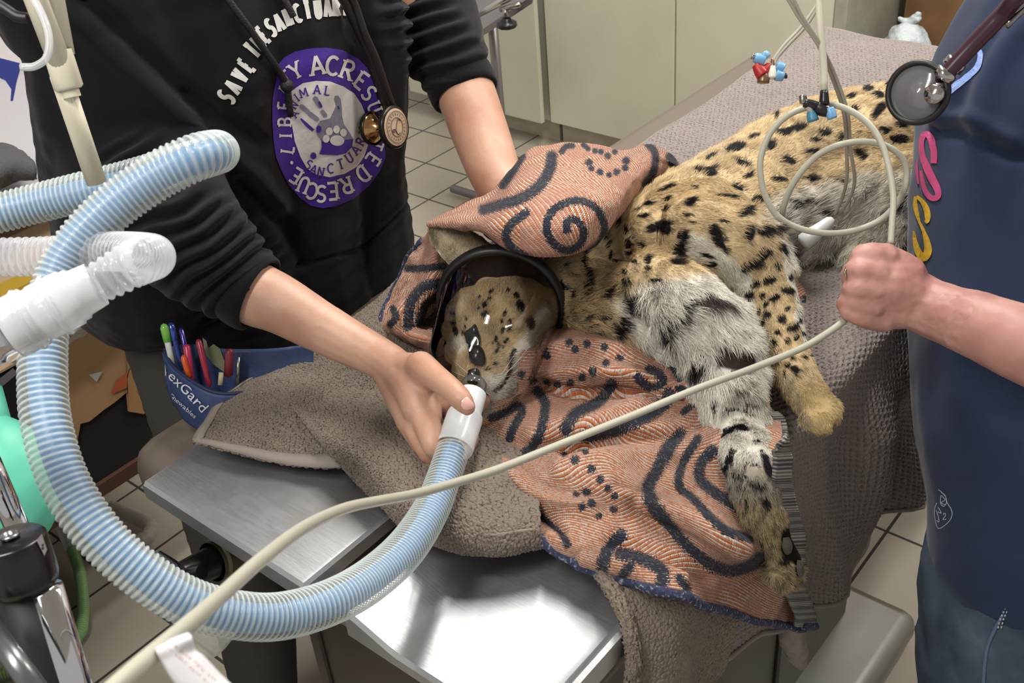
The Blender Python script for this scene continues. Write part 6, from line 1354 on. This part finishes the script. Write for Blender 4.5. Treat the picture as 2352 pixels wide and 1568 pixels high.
# ================================================================ monitor cable, loops and clips
M_cable = NT('pale_cable'); M_cable.set('Base Color', S('b1afa0')); M_cable.set('Roughness', .45); M_cable = M_cable.m
cb_ = root('monitor_cable', 'thick pale cable from the lower left corner to the closed hand, looped beyond it', 'cable')
main = [(150, 1700, .33), (230, 1610, .345), (330, 1520, .37), (420, 1445, .40), (500, 1375, .44), (600, 1285, .50), (700, 1210, .58), (790, 1168, .66), (870, 1150, .72), (950, 1135, .78), (1040, 1110, .84), (1150, 1075, .90), (1300, 1015, .97), (1450, 955, 1.03), (1600, 893, 1.08), (1730, 845, 1.12), (1840, 800, 1.155), (1900, 765, 1.175), (1940, 735, 1.185), (1975, 700, 1.21), (2010, 650, 1.225), (2035, 600, 1.22), (2046, 560, 1.215)]
cr_ = np.interp(np.arange(len(main)), [0, 3, 8, 12, 22], [.0034, .0034, .0035, .0036, .0040])
g = G(); g.tube([P(*q) for q in main], cr_, 20, n=220); g.build('lead', M_cable, cb_)
loop = [(2046, 560, 1.215), (2050, 500, 1.22), (2052, 450, 1.225), (2043, 390, 1.23), (2027, 335, 1.235), (2000, 290, 1.24), (1960, 258, 1.245), (1910, 240, 1.25), (1860, 245, 1.255), (1810, 265, 1.26), (1770, 305, 1.265), (1748, 360, 1.27), (1748, 410, 1.275), (1760, 455, 1.28), (1785, 495, 1.285), (1830, 522, 1.29), (1890, 535, 1.29), (1950, 532, 1.29), (2010, 512, 1.285), (2050, 480, 1.275), (2075, 440, 1.265), (2083, 395, 1.26), (2070, 360, 1.255), (2035, 335, 1.25), (1985, 325, 1.25), (1930, 332, 1.25), (1880, 355, 1.255), (1840, 395, 1.265), (1812, 440, 1.28), (1799, 480, 1.30), (1796, 520, 1.34)]
g = G(); g.tube([P(*q) for q in loop], .0037, 18, n=260); g.build('loop', M_cable, cb_)
# tag on the cable
Td = .385
tagV = [[(358, 1490), (440, 1460)], [(372, 1520), (448, 1490)], [(392, 1555), (470, 1508)], [(430, 1600), (520, 1560)], [(500, 1660), (590, 1620)]]
rows = [[P(a_[0], a_[1], Td - .012), P((a_[0] + b_[0]) / 2, (a_[1] + b_[1]) / 2, Td - .015), P(b_[0], b_[1], Td - .010)] for a_, b_ in tagV]
wr = [[P(372, 1482, .395), P(395, 1466, .380), P(432, 1452, .386)], [P(358, 1490, .378), P(400, 1478, .372), P(440, 1462, .376)]]
tg = root('warning_tag', 'white paper tag with smudged red lettering wrapped on the pale cable', 'tag')
Gd, uv = patch(wr[:1] + rows, .0012); o = solid(mk('tag_paper', Gd.reshape(-1, 3), gridF(*Gd.shape[:2]), mat('tag_white', 'd9d7dc', .6), tg), .0003, 0)
tt_ = bvh(o); M_red = mat('tag_red', 'b5343a', .6)
for i, (s_, p0, p1__, h_) in enumerate([('WARNING', (395, 1476), (520, 1602), 7), ('DO NOT REMOVE THIS TAG', (384, 1490), (508, 1612), 6)][1:]): pass
rs = np.random.default_rng(3); pl_ = []
for L0, (x0, y0), n_ in ((0, (396, 1478), 20), (1, (386, 1488), 22)):
    for k in range(n_):
        x, y = x0 + k * 6.4, y0 + k * 5.6
        if k in (2, 7, 12, 16): continue
        for s_ in range(2): pl_ += stroke_polys([(x + rs.uniform(-2, 2), y + rs.uniform(-3, 3)), (x + rs.uniform(-1, 4), y + rs.uniform(-4, 3))], 2.2, False)
printed('red_lettering', pl_, tt_, .0002, M_red, tg, .375)

# thin lead wires and clips
M_wire = mat('grey_wire', 'a7a294', .5); M_cw = mat('clip_cable_white', 'cfccba', .45); M_dk = mat('clip_black', '1d1a20', .3); M_lb2 = mat('clip_blue', '6da3cf', .35); M_rd2 = mat('clip_red', 'a8231f', .4); M_brz = mat('clip_bronze', '80664e', .35, .6)
lw = root('lead_wires', 'bundle of thin grey lead wires crossing above the blanket down to the white junction', 'wires')
for k, dx in enumerate((0, 9)):
    g = G(); g.tube([P(1600 + dx * 1.6, -220, 1.14), P(1780 + dx * 1.6, -40, 1.18), P(1835 + dx, 40, 1.2), P(1880 + dx * .6, 105, 1.22), P(1912 + dx, 180, 1.25), P(1938 + dx, 260, 1.28), P(1944 + dx, 340, 1.31), P(1945 + dx * 2, 410, 1.34), P(1934 + dx * 2, 455, 1.37), P(1918 + dx, 492, 1.40)], .0022, 10, n=60); g.build('wire', M_wire, lw)
j = root('wire_junction', 'white plastic wire junction resting on the white belly fur', 'junction')
g = G(); a, b = P(1915, 502, 1.40), P(1840, 560, 1.405); L = np.linalg.norm(b - a); g.lathe([(0, 0), (.001, .004), (.006, .0075), (L * .45, .009), (L * .6, .0105), (L - .004, .0112), (L, .006), (L, 0)], a, b, 28); g.build('housing', mat('junction_white', 'cfd3d3', .35), j)
w2_ = root('lead_wires', 'two thin grey wires leading to the red and blue clips above the blanket', 'wires')
for dx in (0, 8):
    g = G(); g.tube([P(1960 + dx * .3, -220, 1.24), P(1895 + dx * .3, -30, 1.25), P(1850 + dx, 50, 1.25), P(1800 + dx, 105, 1.25), P(1776 + dx * .5, 140, 1.25), P(1766 + dx * 2.2, 165 - dx, 1.25)], .0021, 10, n=30); g.build('wire', M_wire, w2_)
def clip(name, pts_jaws, lab, mh, grp):
    r = root(name, lab, 'clip', grp)
    for a_, b_, r0, r1, m_, nm in pts_jaws:
        g = G(); A_, B_ = P(*a_), P(*b_); g.tube([A_, (A_ + B_) / 2, B_], [r0, (r0 + r1) / 2 * 1.1, r1], 12, n=8); g.build(nm, m_, r)
    return r
dq = 1.25
clip('electrode_clip', [((1735, 148, dq), (1752, 172, dq), .0045, .008, M_rd2, 'red_sleeve'), ((1750, 168, dq), (1768, 148, dq), .007, .003, M_rd2, 'boot'), ((1733, 132, dq), (1756, 140, dq), .0055, .0068, M_lb2, 'grip'), ((1752, 122, dq), (1760, 134, dq), .0055, .006, M_lb2, 'grip'), ((1727, 128, dq), (1733, 131, dq), .0035, .0035, M_sil, 'rivet'), ((1754, 170, dq), (1753, 190, dq), .0055, .007, M_brz, 'jaw')], 'red and blue electrode clip dangling above the far edge of the blanket', M_rd2, 'electrode clips on thin wires')
clip('electrode_clip', [((1784, 150, dq), (1800, 158, dq), .005, .006, M_lb2, 'grip'), ((1782, 172, dq), (1800, 176, dq), .0065, .005, M_lb2, 'grip'), ((1774, 152, dq), (1773, 180, dq), .004, .006, mat('clip_clear', 'd9d6cc', .2), 'jaw'), ((1802, 175, dq), (1807, 174, dq), .003, .003, M_dk, 'rivet'), ((1775, 135, dq), (1774, 160, dq), .002, .003, M_brz, 'stem')], 'clear and blue electrode clip beside the red one', M_lb2, 'electrode clips on thin wires')
wv = root('clip_cable', 'straight white cable with a black end hanging above the spotted back', 'cable')
g = G(); g.tube([P(1860, -300, 1.19), P(1878, -40, 1.21), P(1884, 60, 1.215), P(1892, 150, 1.225), P(1893, 212, 1.23)], .0040, 14, n=20); g.build('lead', M_cw, wv)
g = G(); g.tube([P(1893, 208, 1.23), P(1893, 240, 1.23)], [.0045, .006], 14, n=5); g.build('strain_relief', M_dk, wv)
clip('alligator_clip', [((1847, 236, 1.235), (1878, 246, 1.235), .005, .006, M_dk, 'body'), ((1878, 246, 1.235), (1905, 258, 1.23), .0085, .006, M_dk, 'body'), ((1843, 219, 1.235), (1846, 238, 1.235), .0042, .0042, M_sil, 'jaw'), ((1905, 248, 1.228), (1912, 272, 1.228), .005, .0055, M_lb2, 'grip'), ((1862, 256, 1.235), (1868, 278, 1.235), .0045, .0065, mat('clip_teal', '3f7f98', .4), 'grip'), ((1856, 240, 1.235), (1864, 262, 1.235), .0045, .003, mat('clip_frost', 'a9a59c', .3), 'jaw_pad')], 'black alligator clip with blue grips holding the cable loop together', M_dk, None)
